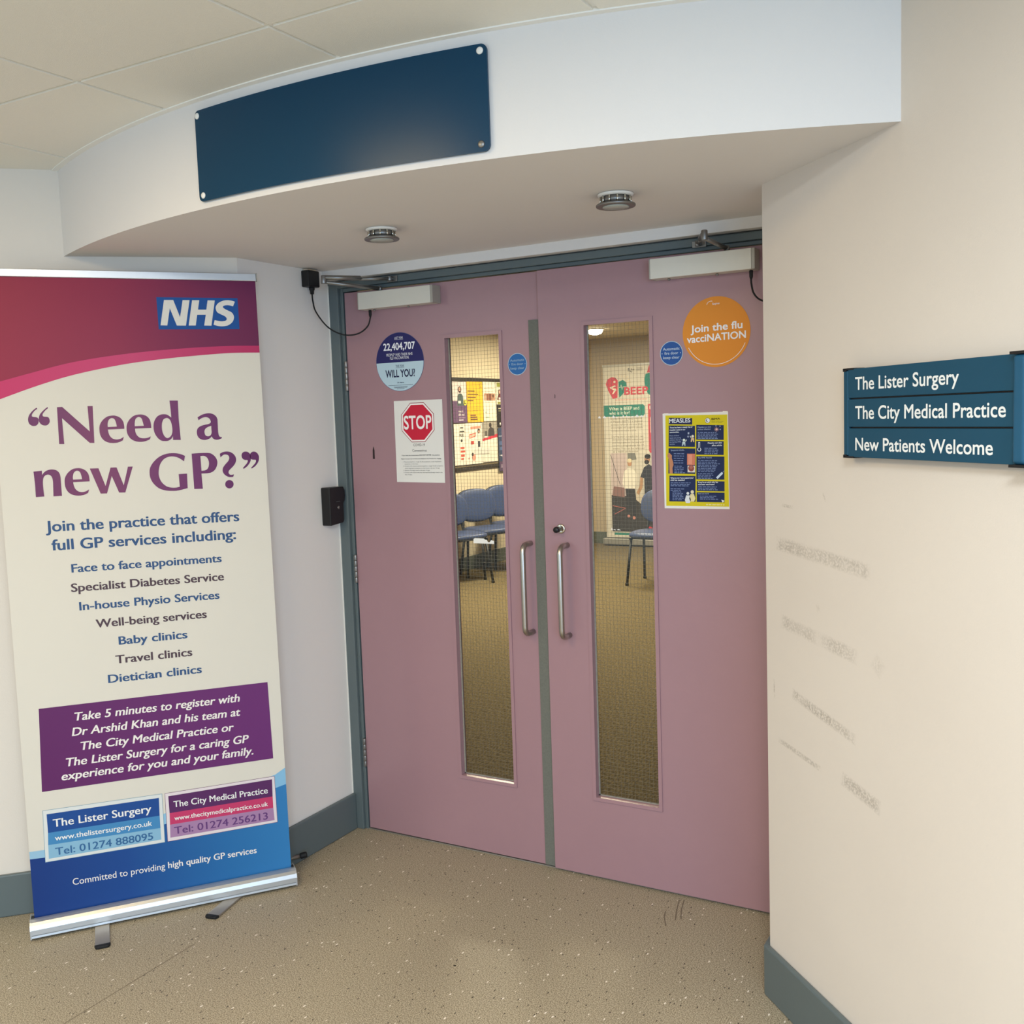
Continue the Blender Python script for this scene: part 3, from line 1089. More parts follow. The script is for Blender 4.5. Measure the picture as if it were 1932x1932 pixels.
# ------------------------------------------------------------------ blue direction sign on the right wall
RW = Frame((RX, RY, 0), (Q, -Q, 0), (0, 0, 1), (-Q, -Q, 0))
RS = lambda a, b, c=0.0: RW(0.3901 + (a - 0.348) * 0.9788, 1.565 + (b - 1.565) * 0.979, c + 0.0115)
t = thing('wall_sign', RW(0.61, 1.452, 0), 'blue three-slat practice name sign on the cream right wall', 'sign')
rows = [('The Lister Surgery', 1.5815, 1.6445, 1.5984, 0.0276, 0.3252), ('The City Medical Practice', 1.5185, 1.5785, 1.5355, 0.028, 0.4449),
        ('New Patients Welcome', 1.4525, 1.5155, 1.4680, 0.0272, 0.4144)]
wl = ink('#e8eaea', 0.45)
b = MB()
b.box((0.352, 1.4535, -0.0105), (0.880, 1.6435, 0.010), M['black'], RS)
b.build('backing_channel', t)
for body, a, c, base, h, w in rows:
    b = MB()
    b.box((0.3635, a, 0.010), (0.862, c, 0.0165), M['slat'], RS)
    s = b.build('slat', t, bevel=0.0012, label='blue slat reading %s' % body)
    b = MB()
    text(b, body, 0.3902, base, h, wl, RS, w=w, z=0.0169, bold=0.013)
    b.build('lettering', s)
b = MB()
b.box((0.347, 1.4555, -0.0105), (0.364, 1.6415, 0.0175), M['slat'], RS)
b.build('end_post', t, bevel=0.003)
b = MB()
b.box((0.862, 1.4535, -0.0105), (0.895, 1.6435, 0.030), M['slat_end'], RS)
b.build('end_post', t, bevel=0.009, seg=6, label='brighter blue rounded right end post')
for (xa, xb, za, zb, w) in ((0.346, 0.384, 1.6425, 1.6465, .0178), (0.346, 0.384, 1.4505, 1.4545, .0178), (0.859, 0.898, 1.643, 1.648, .0315), (0.859, 0.898, 1.449, 1.4538, .0315)):
    b = MB()
    b.box((xa, za, -0.0105), (xb, zb, w), M['black'], RS)
    if xa < .5:
        b.box((xa, min(za, zb - .007) if za > 1.55 else za, -0.0105), (xa + .012, zb if za > 1.55 else za + .007, w), M['black'], RS)
    b.build('corner_cap', t)


# ------------------------------------------------------------------ roller banner beside the doors
bd, bn_ = Vector((0.61637, 0.78745, 0)), Vector((0.78745, -0.61637, 0))
BF = Frame((-0.45773, -1.11342, 0.04), bd, (-0.02362, 0.01849, 0.99955), (0.7871, -0.6161, 0.03))
b0 = Vector((-0.43, -1.151, 0))
t = thing('roller_banner', tuple(b0 + bd * 0.41), 'tall white and magenta roller banner headed Need a new GP, standing beside the doors', 'banner')
BW, BTOP = 0.800, 2.004
root = ROOT[t.name]
b = MB()
b.box((0, -0.012, -0.0006), (BW, BTOP, 0.0), M['vinyl'], BF)
panel = b.build('banner_sheet', t)
Z1, Z2, Z3 = 0.0005, 0.0009, 0.0013
# magenta header with its pink swoosh
up_ = [(0.0, 1.680), (0.0209, 1.6869), (0.1133, 1.7129), (0.2077, 1.7384), (0.3037, 1.7562), (0.4014, 1.7693), (0.5012, 1.779), (0.6032, 1.7863), (0.7073, 1.7906), (BW, 1.7908)]
lo_ = [(0.0, 1.626), (0.0171, 1.6333), (0.1102, 1.6677), (0.205, 1.6978), (0.3013, 1.7203), (0.3994, 1.7382), (0.4994, 1.7507), (0.6015, 1.7603), (0.7059, 1.7675), (BW, 1.7682)]


def smooth2(p):
    q = spline([(a, c, 0) for a, c in p], 5)
    return [(v.x, v.y) for v in q]


su, sl = smooth2(up_), smooth2(lo_)
b = MB()
hm = grad('magenta_header', [(0, '#8c1d38'), (0.45, '#862442'), (0.8, '#6e2248'), (1, '#642048')], bd, BF(0, 1.8), root, BW)
b.flat(su + [(BW, BTOP), (0, BTOP)], Z1, hm, BF)
b.build('header_print', panel, label='magenta header shading to plum')
b = MB()
b.flat(sl + su[::-1], Z1, grad('pink_swoosh', [(0, '#b82a5c'), (0.5, '#bb3d69'), (1, '#ac2a5a')], bd, BF(0, 1.8), root, BW), BF)
b.build('swoosh_print', panel, label='pink curved band under the header')
b = MB()
b.flat([(0.4866, 1.9462), (0.7395, 1.9461), (0.7398, 1.8451), (0.4876, 1.8440)], Z2, ink('#184c90'), BF)
lg = b.build('logo_print', panel, label='blue box with white italic letters')
b = MB()
for g_ in NHS_LETTERS:
    outline_glyph(b, g_, Z3, ink('#d3d1cb'), BF)
b.build('lettering', lg)
# headline
b = MB()
plum = grad('plum_lettering', [(0, '#5e2655'), (0.35, '#743a5c'), (0.7, '#68305f'), (1, '#562254')], bd, BF(0, 1.4), root, BW)
for g_ in HEADLINE:
    outline_glyph(b, g_, Z1, plum, BF)
b.build('headline_lettering', panel, label='large plum headline')
ROT = -0.0125
blue, brown = ink('#33507a'), ink('#4e3e47')
for nm, rows, h in (('subheading_lettering', [('Join the practice that offers', .1154, 1.2214, .5854, blue), ('full GP services including:', .1286, 1.1624, .558, blue)], .0335),
                    ('service_list_lettering', [('Face to face appointments', .180, 1.0887, .4558, blue), ('Specialist Diabetes Service', .1749, 1.0278, .4646, brown),
                                                ('In-house Physio Services', .1946, .9675, .4269, blue), ('Well-being services', .2386, .9076, .3387, brown),
                                                ('Baby clinics', .3022, .8458, .2101, blue), ('Travel clinics', .2889, .7863, .235, brown),
                                                ('Dietician clinics', .2629, .7268, .2872, blue)], .0262)):
    b = MB()
    for body, x, y, w, c in rows:
        text(b, body, x, y, h, c, BF, w=w, z=Z1, bold=0.006, contrast=0.020, slope=ROT)
    b.build(nm, panel)
# purple appeal box
b = MB()
b.flat([(.0575, .6726), (.7591, .6645), (.7625, .4018), (.0487, .4099)], Z1, grad('purple_box', [(0, '#5a2459'), (1, '#652e6a')], bd, BF(0, .5), root, BW), BF)
bx = b.build('appeal_box_print', panel, label='purple box with white italic text')
b = MB()
wt = ink('#dfdad6')
for body, x, y, w in (('Take 5 minutes to register with', .1577, .6202, .5075), ('Dr Arshid Khan and his team at', .1459, .5729, .5184), ('The City Medical Practice or', .1689, .5243, .4712),
                      ('The Lister Surgery for a caring GP', .1233, .4788, .563), ('experience for you and your family.', .1071, .4366, .5911)):
    text(b, body, x, y, .0262, wt, BF, w=w, z=Z2, bold=0.006, contrast=0.016, shear=0.18, slope=-0.018)
b.build('lettering', bx)
# blue footer with a light wave
b = MB()
b.flat([(0, .2036), (.045, .2008), (.40, .240), (.765, .2987), (BW, .3065), (BW, -.010), (0, -.010)], Z1,
       grad('blue_footer', [(0, '#1a3675'), (.35, '#1d4586'), (.75, '#28669f'), (1, '#3275ad')], bd, BF(0, .1), root, BW), BF)
ft = b.build('footer_print', panel, label='blue footer shading lighter to the right')
b = MB()
b.flat([(0, .2272), (.045, .2253), (.40, .275), (.765, .3444), (BW, .3635), (BW, .3065), (.765, .2987), (.40, .240), (.045, .2008), (0, .2036)], Z1,
       grad('light_wave', [(0, '#8fb4cc'), (1, '#7fb0d0')], bd, BF(0, .1), root, BW), BF)
b.build('wave_print', panel, label='light blue wave above the footer')
b = MB()
text(b, 'Committed to providing ', .1164, .0967, .0208, wt, BF, w=.278, z=Z2, bold=0.0, contrast=0.004, slope=-.017)
text(b, 'high quality GP services', .4037, .0925, .0208, wt, BF, w=.2848, z=Z2, bold=0.004, contrast=0.014, slope=-.017)
b.build('lettering', ft)


def card(nm, out, inn, bands, cols, rim, rows, label):
    b = MB()
    b.flat(out, Z2, ink(rim[0]), BF)
    o2 = [(p[0] + (.0012 if i in (0, 3) else -.0012), p[1] + (-.0012 if i < 2 else .0012)) for i, p in enumerate(out)]
    b.flat(o2, Z2 + .0002, ink(rim[1]), BF)
    (tl, tr, br, bl) = inn
    L = [tl, *[x[0] for x in bands], bl]
    Rr = [tr, *[x[1] for x in bands], br]
    for i, c in enumerate(cols):
        b.flat([L[i], Rr[i], Rr[i + 1], L[i + 1]], Z3, ink(c), BF)
    o = b.build(nm, panel, label=label)
    b = MB()
    for body, x, y, h, w, c, ct in rows:
        text(b, body, x, y, h, ink(c), BF, w=w, z=Z3 + .0004, bold=0.003, contrast=ct, slope=-.018)
    b.build('lettering', o)


card('surgery_card_print', [(.046, .3509), (.4008, .3430), (.3996, .1806), (.0426, .1851)], [(.0568, .3373), (.3899, .3309), (.3886, .1921), (.0536, .195)],
     [((.057, .2776), (.3886, .2719)), ((.0548, .2388), (.3885, .2307))], ['#1d4688', '#417fb0', '#80abc5'], ('#7396a9', '#cdd1d0'),
     [('The Lister Surgery', .0728, .2935, .0245, .2919, '#dededc', .014), ('www.thelistersurgery.co.uk', .0753, .2491, .0165, .2886, '#dededc', .012),
      ('Tel: 01274 888095', .0735, .2025, .0235, .2907, '#33608e', .012)], 'blue banded contact card of the surgery')
card('practice_card_print', [(.4085, .3424), (.7632, .3407), (.7641, .1797), (.4073, .1807)], [(.419, .3312), (.7538, .3309), (.7541, .189), (.4168, .1927)],
     [((.4195, .2745), (.7524, .2717)), ((.4185, .236), (.7523, .2323))], ['#532859', '#b83863', '#9c789d'], ('#6c4165', '#d4cacd'),
     [('The City Medical Practice', .4334, .2912, .0207, .3039, '#dededc', .014), ('www.thecitymedicalpractice.co.uk', .4332, .2475, .0150, .3021, '#dededc', .012),
      ('Tel: 01274 256213', .4302, .2020, .0240, .3022, '#5f3a70', .012)], 'purple and pink contact card of the practice')
# hardware
b = MB()
b.box((-.003, BTOP - .002, -.006), (.803, 2.0265, .006), M['alu'], BF)
tr_ = b.build('top_rail', t, bevel=0.002)
for xa in (.803, -.006):
    b = MB()
    b.box((xa, BTOP - .003, -.0065), (xa + .003, 2.0275, .0065), M['closer_dark'], BF)
    b.build('end_cap', tr_)
b = MB()
b.tube([BF(.40, -.01, -.022), BF(.40, 2.015, -.022)], .008, M['alu_dull'], 14)
b.build('support_pole', t)
CS = Frame(b0, bn_, (0, 0, 1), bd)         # cross-section of the base: outwards, up, along
b = MB()
prof = [(-.092, .008), (-.002, .008), (0, .010), (-.001, .016), (-.004, .0175), (-.001, .019), (-.002, .034), (-.006, .046), (-.014, .054), (-.026, .058), (-.038, .058),
        (-.038, .052), (-.052, .052), (-.052, .058), (-.072, .056), (-.086, .046), (-.092, .03)]
b.prism(prof, 0.004, 0.8197, M['alu'], CS)
base = b.build('base_cassette', t)
for w0, w1 in ((0.0, .004), (.8197, .8237)):
    b = MB()
    b.prism([(-.093, .007), (.0005, .007), (-.001, .034), (-.006, .047), (-.014, .055), (-.026, .0595), (-.072, .058), (-.088, .046), (-.093, .03)], w0, w1, M['alu'], CS)
    b.build('end_cap', base)
    b = MB()
    ww = w0 + (.004 if w0 < .1 else -.008)
    b.prism([(-.050, .050), (-.036, .050), (-.036, .061), (-.050, .061)], ww, ww + .008, M['black'], CS)
    b.build('sheet_guide', base, label='black guide where the sheet leaves the base')
for tip, rootp in (((-.190, -1.078), (-.320, -.975)), ((-.028, -.798), (-.075, -.590))):
    p, q = Vector((*tip, 0)), Vector((*rootp, 0))
    d = (q - p).normalized()
    s = Vector((-d.y, d.x, 0))
    F2 = Frame(p, d, s, (0, 0, 1))
    b = MB()
    b.box((.012, -.0215, .0015), ((q - p).length, .0215, .0078), M['alu_dull'], F2)
    f = b.build('foot', t, bevel=0.001)
    b = MB()
    b.prism([(0.002, -.0195), (0, -.014), (0, .014), (.002, .0195), (.016, .0235), (.016, -.0235)], .0005, .0095, M['rubber'], F2)
    b.build('rubber_tip', f, bevel=0.002)

b = MB()
pA, pB = Vector((-0.115, -0.452, .020)), Vector((-0.022, -0.352, .034))
b.tube([pA, pB], .0075, M['dullsteel'], 14)
rod = b.build('bar', loc=tuple(pA - Vector((0, 0, .02))))
tag(rod, 'black-tipped metal bar poking out on the floor behind the banner base', 'bar')
b = MB()
d = (pB - pA).normalized()
b.lathe([(.0095, 0), (.0105, .004), (.0105, .020), (.009, .024), (0, .0245)], pB - d * .014, d, M['rubber'], 20)
b.build('rubber_end', rod, label='black rubber end')


# ------------------------------------------------------------------ stickers and notices on the doors
def round_cut(cx, cy, r, lo, hi, n=48):
    """part of a disc between two heights"""
    pts = []
    for i in range(n * 2):
        a = 2 * math.pi * i / (n * 2)
        pts.append((cx + r * math.cos(a), min(max(cy + r * math.sin(a), lo), hi)))
    return pts


# left: last year / this year sticker
cx, cy, r = .2388, 1.7768, .1045
b = MB()
b.disc(cx, cy, r, .0008, ink('#3c4a7a'), DL, 72)
st = b.build('round_sticker', loc=(cx, -0.0008, cy))
tag(st, 'large round navy and pale blue flu sticker on the left door', 'sticker')
b = MB()
b.flat([p for p in round_cut(cx, cy, r - .0012, cy - .001, 9)], .0012, ink('#2b2a5e'), DL)
b.build('navy_half', st, label='navy upper half')
b = MB()
b.flat([p for p in round_cut(cx, cy, r - .0012, -9, cy - .001)], .0012, ink('#b4cbd6'), DL)
b.build('pale_half', st, label='pale blue lower half')
w1, k1 = ink('#e9e8ec'), ink('#232445')
b = MB()
for body, base, h, w, c, bo in (('LAST YEAR', 1.8585, .0078, .037, w1, .0), ('22,404,707', 1.8195, .0258, .1385, w1, .022), ('PEOPLE* HAD THEIR NHS', 1.7985, .0096, .114, w1, .0),
                                ('FLU VACCINATION.', 1.7865, .0096, .083, w1, .0), ('THIS YEAR', 1.7585, .0078, .037, k1, .0), ('WILL YOU?', 1.7225, .0270, .129, k1, .022),
                                ('CSL Seqirus', 1.7015, .0040, .030, k1, .02)):
    text(b, body, cx, base, h, c, DL, w=w, align='c', z=.0016, bold=bo)
b.line([(cx - .019, 1.856), (cx + .019, 1.856)], .0004, .0016, w1, DL)
b.line([(cx - .019, 1.756), (cx + .019, 1.756)], .0004, .0016, k1, DL)
for (w, y) in ((.108, 1.694), (.062, 1.688), (.056, 1.685), (.034, 1.681)):
    n = int(w / .0032)
    for i in range(n):
        x = cx - w / 2 + w * i / n
        b.rect(x, y - .0007, x + w / n * .8, y + .0007, .0016, k1, DL)
b.build('lettering', st)

# round fire door signs
def fire_sign(fr, cx, cy, r, label, col, tc):
    b = MB()
    b.disc(cx, cy, r, .0008, ink('#aebfce'), fr, 56)
    s = b.build('fire_door_sign', loc=tuple(fr(cx, cy, .0008)))
    tag(s, label, 'sign', 'round fire door signs')
    b = MB()
    b.disc(cx, cy, r - .0022, .0012, ink(col, 0.35), fr, 56)
    b.build('blue_face', s)
    b = MB()
    c = ink(tc)
    for body, dy, w in (('Automatic', .0095, .054), ('fire door', -.0035, .045), ('keep clear', -.0170, .053)):
        text(b, body, cx, cy + dy, .0082, c, fr, w=w, align='c', z=.0016, bold=.012)
    for sx in (-1, 1):
        b.disc(cx + sx * .0300, cy, .0014, .0016, c, fr, 12)
    b.build('lettering', s)


fire_sign(DL, .7205, 1.7420, .0368, 'round blue fire door sign beside the grey brush strip on the left door', '#2d66a4', '#8fabc4')
fire_sign(DR, 1.2705, 1.7445, .0372, 'round blue fire door sign touching the orange sticker on the right door', '#1f4f93', '#b7c6d6')

# orange flu sticker
cx, cy, r = 1.4132, 1.7998, .1052
b = MB()
b.disc(cx, cy, r, .0008, ink('#d98a33'), DR, 80)
st = b.build('round_sticker', loc=(cx, -0.0128, cy))
tag(st, 'large round orange flu vaccination sticker on the right door', 'sticker')
b = MB()
text(b, 'Join the flu', cx - .0795, 1.8015, .0222, w1, DR, w=.161, z=.0014, bold=.02, slope=.024)
text(b, 'vacciNATION', cx - .0915, 1.7715, .0218, w1, DR, w=.183, z=.0014, bold=.02, slope=.024)
text(b, 'Seqirus', cx - .010, 1.8805, .0058, w1, DR, w=.022, z=.0014, bold=.01, slope=.024)
b.line([(cx - .014 + .013 * math.cos(a), 1.882 + .010 * math.sin(a)) for a in [math.pi - 1.9 * i / 10 for i in range(11)]], .0006, .0014, w1, DR)
a0, a1 = math.radians(206), math.radians(337)
b.line([(cx + .0965 * math.cos(a0 + (a1 - a0) * i / 40), cy + .0965 * math.sin(a0 + (a1 - a0) * i / 40)) for i in range(41)], .0007, .0014, w1, DR)
b.build('lettering', st)

# STOP notice
b = MB()
b.prism([(.2045, 1.638), (.2035, 1.345), (.4120, 1.342), (.4130, 1.637)], .0004, .0009, M['paper'], DL)
st = b.build('stop_notice', loc=(.308, -0.0004, 1.49))
tag(st, 'white paper notice with a red octagon stop sign on the left door', 'notice')
oc, oy = .3055, 1.5585


def octo(rr):
    return [(oc + rr / math.cos(math.pi / 8) * math.cos(math.pi / 8 + i * math.pi / 4), oy + rr / math.cos(math.pi / 8) * math.sin(math.pi / 8 + i * math.pi / 4)) for i in range(8)]


b = MB()
b.flat(octo(.0705), .0012, ink('#8e2436'), DL)
b.flat(octo(.0683), .0015, ink('#efe8e4'), DL)
b.flat(octo(.0625), .0018, ink('#c3243c'), DL)
sp_ = b.build('octagon_print', st, label='red octagon with white border')
b = MB()
text(b, 'STOP', oc, 1.5345, .0485, ink('#efe8e4'), DL, w=.119, align='c', z=.0022, bold=.018)
b.build('lettering', sp_)
k2 = ink('#3a3538')
b = MB()
text(b, 'COVID-19', oc + .002, 1.4740, .0085, k2, DL, w=.050, align='c', z=.0013, bold=0)
text(b, 'Coronavirus', oc + .003, 1.4540, .0090, k2, DL, w=.062, align='c', z=.0013, bold=0)
text(b, 'If you meet the criteria below ', .2300, 1.4392, .0040, k2, DL, w=.075, z=.0013, bold=.012)
text(b, 'DO NOT ENTER', .3075, 1.4392, .0048, k2, DL, w=.051, z=.0013, bold=.02)
text(b, ' the practice.', .3620, 1.4392, .0040, k2, DL, w=.033, z=.0013, bold=.012)
text(b, 'Return to your car or home and telephone the Practice for triaging:', .2270, 1.4270, .0040, k2, DL, w=.173, z=.0013, bold=.012)
for body, x, y, w in (('1. Experiencing fever, cough, flu-like symptoms, acute respiratory', .2350, 1.4162, .1650), ('symptoms or diarrhoea', .2410, 1.4085, .0580),
                      ('2. Contact with anyone experiencing fever, cough, flu-like symptoms,', .2350, 1.4008, .1720), ('acute respiratory symptoms or diarrhoea in the last 14 days', .2410, 1.3930, .1510),
                      ('3. History of foreign travel in the past 14 days', .2350, 1.3852, .1140), ('4. Contact with anyone who has returned from foreign travel in the', .2350, 1.3775, .1680),
                      ('last 14 days', .2410, 1.3700, .0300)):
    text(b, body, x, y, .0036, k2, DL, w=w, z=.0013, bold=0)
b.build('small_print', st)

# measles poster; the helper turns poster-sketch units into door coordinates
PX0, PX1, PZ0, PZ1 = 1.2378, 1.4468, 1.2645, 1.5600


def pm(x, y):
    a = (x - 65 - y * .0288) / (1713 - y * .0115)
    yt = 160 - 75 * a
    bb = (y - yt) / (2612 - yt)
    return (PX0 + (PX1 - PX0) * a + .0006 * bb, PZ1 + (PZ0 - PZ1) * bb)


def pbox(mb, x0, y0, x1, y1, z, c):
    mb.flat([pm(x0, y1), pm(x1, y1), pm(x1, y0), pm(x0, y0)], z, c, DR)


b = MB()
b.prism([(PX0, PZ1), (PX0 + .0006, PZ0), (PX1 + .0006, PZ0), (PX1, PZ1)], .0004, .0009, M['paper'], DR)
ps = b.build('measles_poster', loc=(1.342, -0.0124, 1.412))
tag(ps, 'yellow and navy measles poster with a white edge on the right door', 'poster')
b = MB()
b.flat([pm(145, 205), pm(1760, 160), pm(1808, 2545), pm(185, 2545)][::-1], .0012, ink('#cdbd1f'), DR)
yl = b.build('yellow_print', ps, label='bright yellow ground')
nv, nv2 = ink('#1d2a50'), ink('#27386c')
pw, pale = ink('#dfe3ea'), ink('#8f9cba')
b = MB()
pbox(b, 240, 262, 860, 428, .0015, ink('#2a2d4c'))
for bx_ in ((238, 460, 932, 1005), (965, 435, 1672, 815), (965, 850, 1672, 1205), (236, 1045, 945, 1705), (972, 1245, 1690, 1845), (265, 1758, 952, 2428), (985, 1890, 1695, 2148), (985, 2182, 1695, 2435)):
    pbox(b, *bx_, .0015, nv)
b.build('navy_boxes', ps, label='navy text boxes')


def ptext(mb, body, x, y, h, c, w, bold=.01):
    p, q_ = pm(x, y), pm(x + w, y)
    text(mb, body, p[0], p[1], h * .000122, c, DR, w=q_[0] - p[0], z=.0019, bold=bold, slope=.01)


b = MB()
ptext(b, 'MEASLES', 252, 398, 105, pw, 560, .014)
ptext(b, 'BIMA', 1360, 306, 48, ink('#2a2416'), 220, .015)
for body, x, y, w in (('There has been a steady rise of', 268, 535, 600), ('measles cases in our', 268, 595, 415), ('communities.', 268, 653, 250)):
    ptext(b, body, x, y, 36, pw, w, .02)
for body, x, y, w in (('Most of these', 268, 742, 250), ('cases are young', 268, 798, 295), ('children who have', 268, 852, 320), ('not had the MMR', 268, 906, 305), ('vaccine.', 268, 960, 140)):
    ptext(b, body, x, y, 34, pale, w)
for body, x, y, w, c in (('Measles is a very', 1005, 515, 350, pale), ('serious infection', 1005, 572, 335, pale), ('Measles can also', 1268, 920, 360, pw), ('affect adults', 1370, 980, 260, pw),
                         ('Symptoms include...', 300, 1118, 370, pale), ('The MMR Vaccine', 1010, 1305, 360, pale), ('What to do if you suspect your', 295, 1840, 610, pw),
                         ('child has measles?', 295, 1895, 380, pw), ("If you're an adult who has", 1020, 1940, 510, pw), ('not been vaccinated', 1020, 1995, 420, pw), ('Find out more', 1020, 2235, 280, pale)):
    ptext(b, body, x, y, 38, c, w, .02)
b.build('lettering', ps)
b = MB()
rnd = random.Random(4)


def greek(mb, x, y, w, c, h=20):
    """one line of print too small to read"""
    e = x + w
    while x < e - 30:
        l = min(rnd.randint(30, 110), e - x)
        pbox(mb, x, y - h, x + l, y, .0018, c)
        x += l + 18


for x, y0, dy, n, w in ((1005, 640, 38, 5, 620), (1180, 1045, 46, 4, 440), (380, 1195, 60, 5, 300), (395, 1520, 42, 5, 300), (1015, 1365, 40, 5, 590), (1015, 1570, 40, 3, 500),
                        (1015, 1705, 40, 4, 440), (300, 1950, 40, 3, 570), (300, 2110, 40, 2, 390), (350, 2190, 41, 6, 300), (1020, 2045, 38, 3, 600), (1070, 2290, 38, 3, 480)):
    for i in range(n):
        greek(b, x, y0 + i * dy, w * rnd.uniform(.75, 1), ink('#6f7ea6'))
for y in (345, 372):
    greek(b, 1362, y, 300, ink('#a39a2a'), 12)
greek(b, 1225, 2515, 470, ink('#ded487'), 30)
b.build('small_print', ps, label='rows of tiny print')
b = MB()


def pdisc(x, y, rr, z, c):
    p = pm(x, y)
    b.disc(p[0], p[1], rr * .000122, z, c, DR, 24)


pdisc(1258, 320, 66, .0015, ink('#3a3a3a'))
pdisc(1258, 320, 58, .0017, pw)
pdisc(1250, 320, 34, .0019, ink('#3a3a3a'))
pdisc(1264, 316, 27, .0021, pw)
# rash picture, arm, tonsil picture
pbox(b, 730, 1182, 935, 1475, .0018, ink('#c9785f'))
pbox(b, 760, 1200, 860, 1460, .0020, ink('#d98f76'))
pbox(b, 745, 1495, 935, 1665, .0018, ink('#d8cfc6'))
p = pm(840, 1560)
b.disc(p[0], p[1], 78 * .000122, .0020, ink('#8d4a42'), DR, 28)
p = pm(838, 1530)
b.disc(p[0], p[1], 45 * .000122, .0022, ink('#a9675a'), DR, 28)
b.flat([pm(*q_) for q_ in ((215, 1200), (260, 1165), (330, 1235), (325, 1300), (360, 1400), (372, 1480), (345, 1560), (355, 1700), (268, 1705), (262, 1500), (250, 1330), (212, 1260))][::-1], .0020, ink('#b97f5f'), DR)
# two figures
for (x, y, s, c) in ((645, 830, 1, '#cfd8cf'), (875, 730, 1, '#d9d2c0')):
    pdisc(x, y, 34, .0020, ink(c))
    b.flat([pm(x - 38, y + 45), pm(x + 34, y + 45), pm(x + 42, y + 150), pm(x + 18, y + 150), pm(x, y + 85), pm(x - 28, y + 150), pm(x - 52, y + 150)][::-1], .0020, ink('#b7c6cc' if c == '#cfd8cf' else '#d6b58a'), DR)
    b.line([pm(x + (40 if c == '#cfd8cf' else -40), y + 40), pm(x + (70 if c == '#cfd8cf' else -70), y - 10)], .0011, .0020, ink(c), DR)
pdisc(755, 740, 26, .0020, ink('#7f86a0'))
pbox(b, 745, 630, 785, 680, .0020, ink('#a9b0c4'))
# virus, thermometer, syringe
pdisc(1490, 545, 30, .0020, ink('#d8b4a8'))
for a in range(8):
    p = pm(1490 + 50 * math.cos(a * .785), 545 + 50 * math.sin(a * .785))
    b.disc(p[0], p[1], .0011, .0020, ink('#c98f88'), DR, 8)
for (x, y) in ((1475, 455), (1580, 462), (1585, 545)):
    pdisc(x, y, 16, .0020, pale)
pbox(b, 1022, 880, 1068, 1050, .0019, pw)
pdisc(1046, 1070, 50, .0019, pw)
pbox(b, 1034, 895, 1056, 1050, .0021, nv)
pdisc(1046, 1070, 32, .0021, nv)
b.line([pm(1500, 1810), pm(1640, 1665)], .0034, .0020, ink('#c3d2e6'), DR)
b.line([pm(1640, 1665), pm(1690, 1610)], .0006, .0020, pale, DR)
# the couple at the bottom left, cursor at the bottom right
for (x, y, rr, c, c2) in ((755, 2215, 36, '#d5d8dc', '#d5d8dc'), (870, 2175, 44, '#d9cfb2', '#dccf9f')):
    pdisc(x, y, rr, .0020, ink(c))
    pdisc(x, y - 22, rr * .8, .0019, ink('#5a5a66'))
    b.flat([pm(x - 45, y + 50), pm(x + 45, y + 50), pm(x + 78, y + 170), pm(x + 50, y + 250), pm(x - 50, y + 250), pm(x - 78, y + 170)][::-1], .0020, ink(c2), DR)
b.flat([pm(1612, 2362), pm(1700, 2395), pm(1650, 2440)][::-1], .0020, pw, DR)
b.build('pictures', ps, label='small cartoon pictures')
# clear tape along the upper edge
b = MB()
tp_ = mat('worn_clear_tape', '#e3d8c9', 0.25, 0, 0.5)
b.flat([(1.2415, 1.5612), (1.2570, 1.5612), (1.2565, 1.5585), (1.2420, 1.5580)], .0013, tp_, DR)
b.build('tape', ps)
b = MB()
b.flat([(1.4300, 1.5625), (1.4455, 1.5622), (1.4450, 1.5585), (1.4310, 1.5590)], .0013, tp_, DR)
b.build('tape', ps)
# torn remains of labels on the panes
tw = mat('torn_white_paper', '#e9e6df', 0.7)


def torn(fr, x0, x1, z0, z1, seed, label):
    r_ = random.Random(seed)
    top = []
    n = 14
    for i in range(n + 1):
        f = i / n
        top.append((x0 + (x1 - x0) * f, z0 + (z1 - z0) * (1.0 if f < .55 else r_.uniform(.25, .8)) * (1 if f > .04 else .85)))
    b = MB()
    b.flat([(x0, z0), (x1, z0)] + top[::-1], -.0201, tw, fr)
    o = b.build('torn_label', loc=tuple(fr((x0 + x1) / 2, z0, -.0201)))
    tag(o, label, 'label remnant')


torn(DL, .508, .592, 1.1270, 1.1450, 2, 'torn strip of white paper stuck on the left door pane')


def flecks(fr, x0, x1, z, seed, label):
    r_ = random.Random(seed)
    b = MB()
    x = x0
    while x < x1:
        w = r_.uniform(.004, .014)
        h = r_.uniform(.002, .009)
        b.flat([(x, z), (x + w, z - .001), (x + w * .8, z + h * .5), (x + w * .4, z + h), (x + w * .1, z + h * .4)], -.0201, tw, fr)
        x += w + r_.uniform(.0, .008)
    o = b.build('torn_label', loc=tuple(fr((x0 + x1) / 2, z, -.0201)))
    tag(o, label, 'label remnant')


flecks(DR, 1.008, 1.175, 1.5525, 5, 'thin torn paper flecks across the upper right door pane')
flecks(DR, 1.0440, 1.0720, 1.189, 8, 'tiny torn paper fleck low on the right door pane')


# ------------------------------------------------------------------ waiting room behind the doors
b = MB()
b.lathe([(.10, 0), (.10, .006), (.088, .010), (.086, .010)], (-2.19, 6.98, 2.47), (0, 0, -1), M['white'], 36)
cl = b.build('round_ceiling_lamp', loc=(-2.19, 6.98, 2.47))
tag(cl, 'lit round ceiling lamp seen through the top of the right pane', 'ceiling light')
b = MB()
b.lathe([(.085, .0095), (.080, .030), (.062, .050), (.03, .060), (0, .062)], (-2.19, 6.98, 2.47), (0, 0, -1), M['lamp'], 36)
b.build('diffuser', cl)

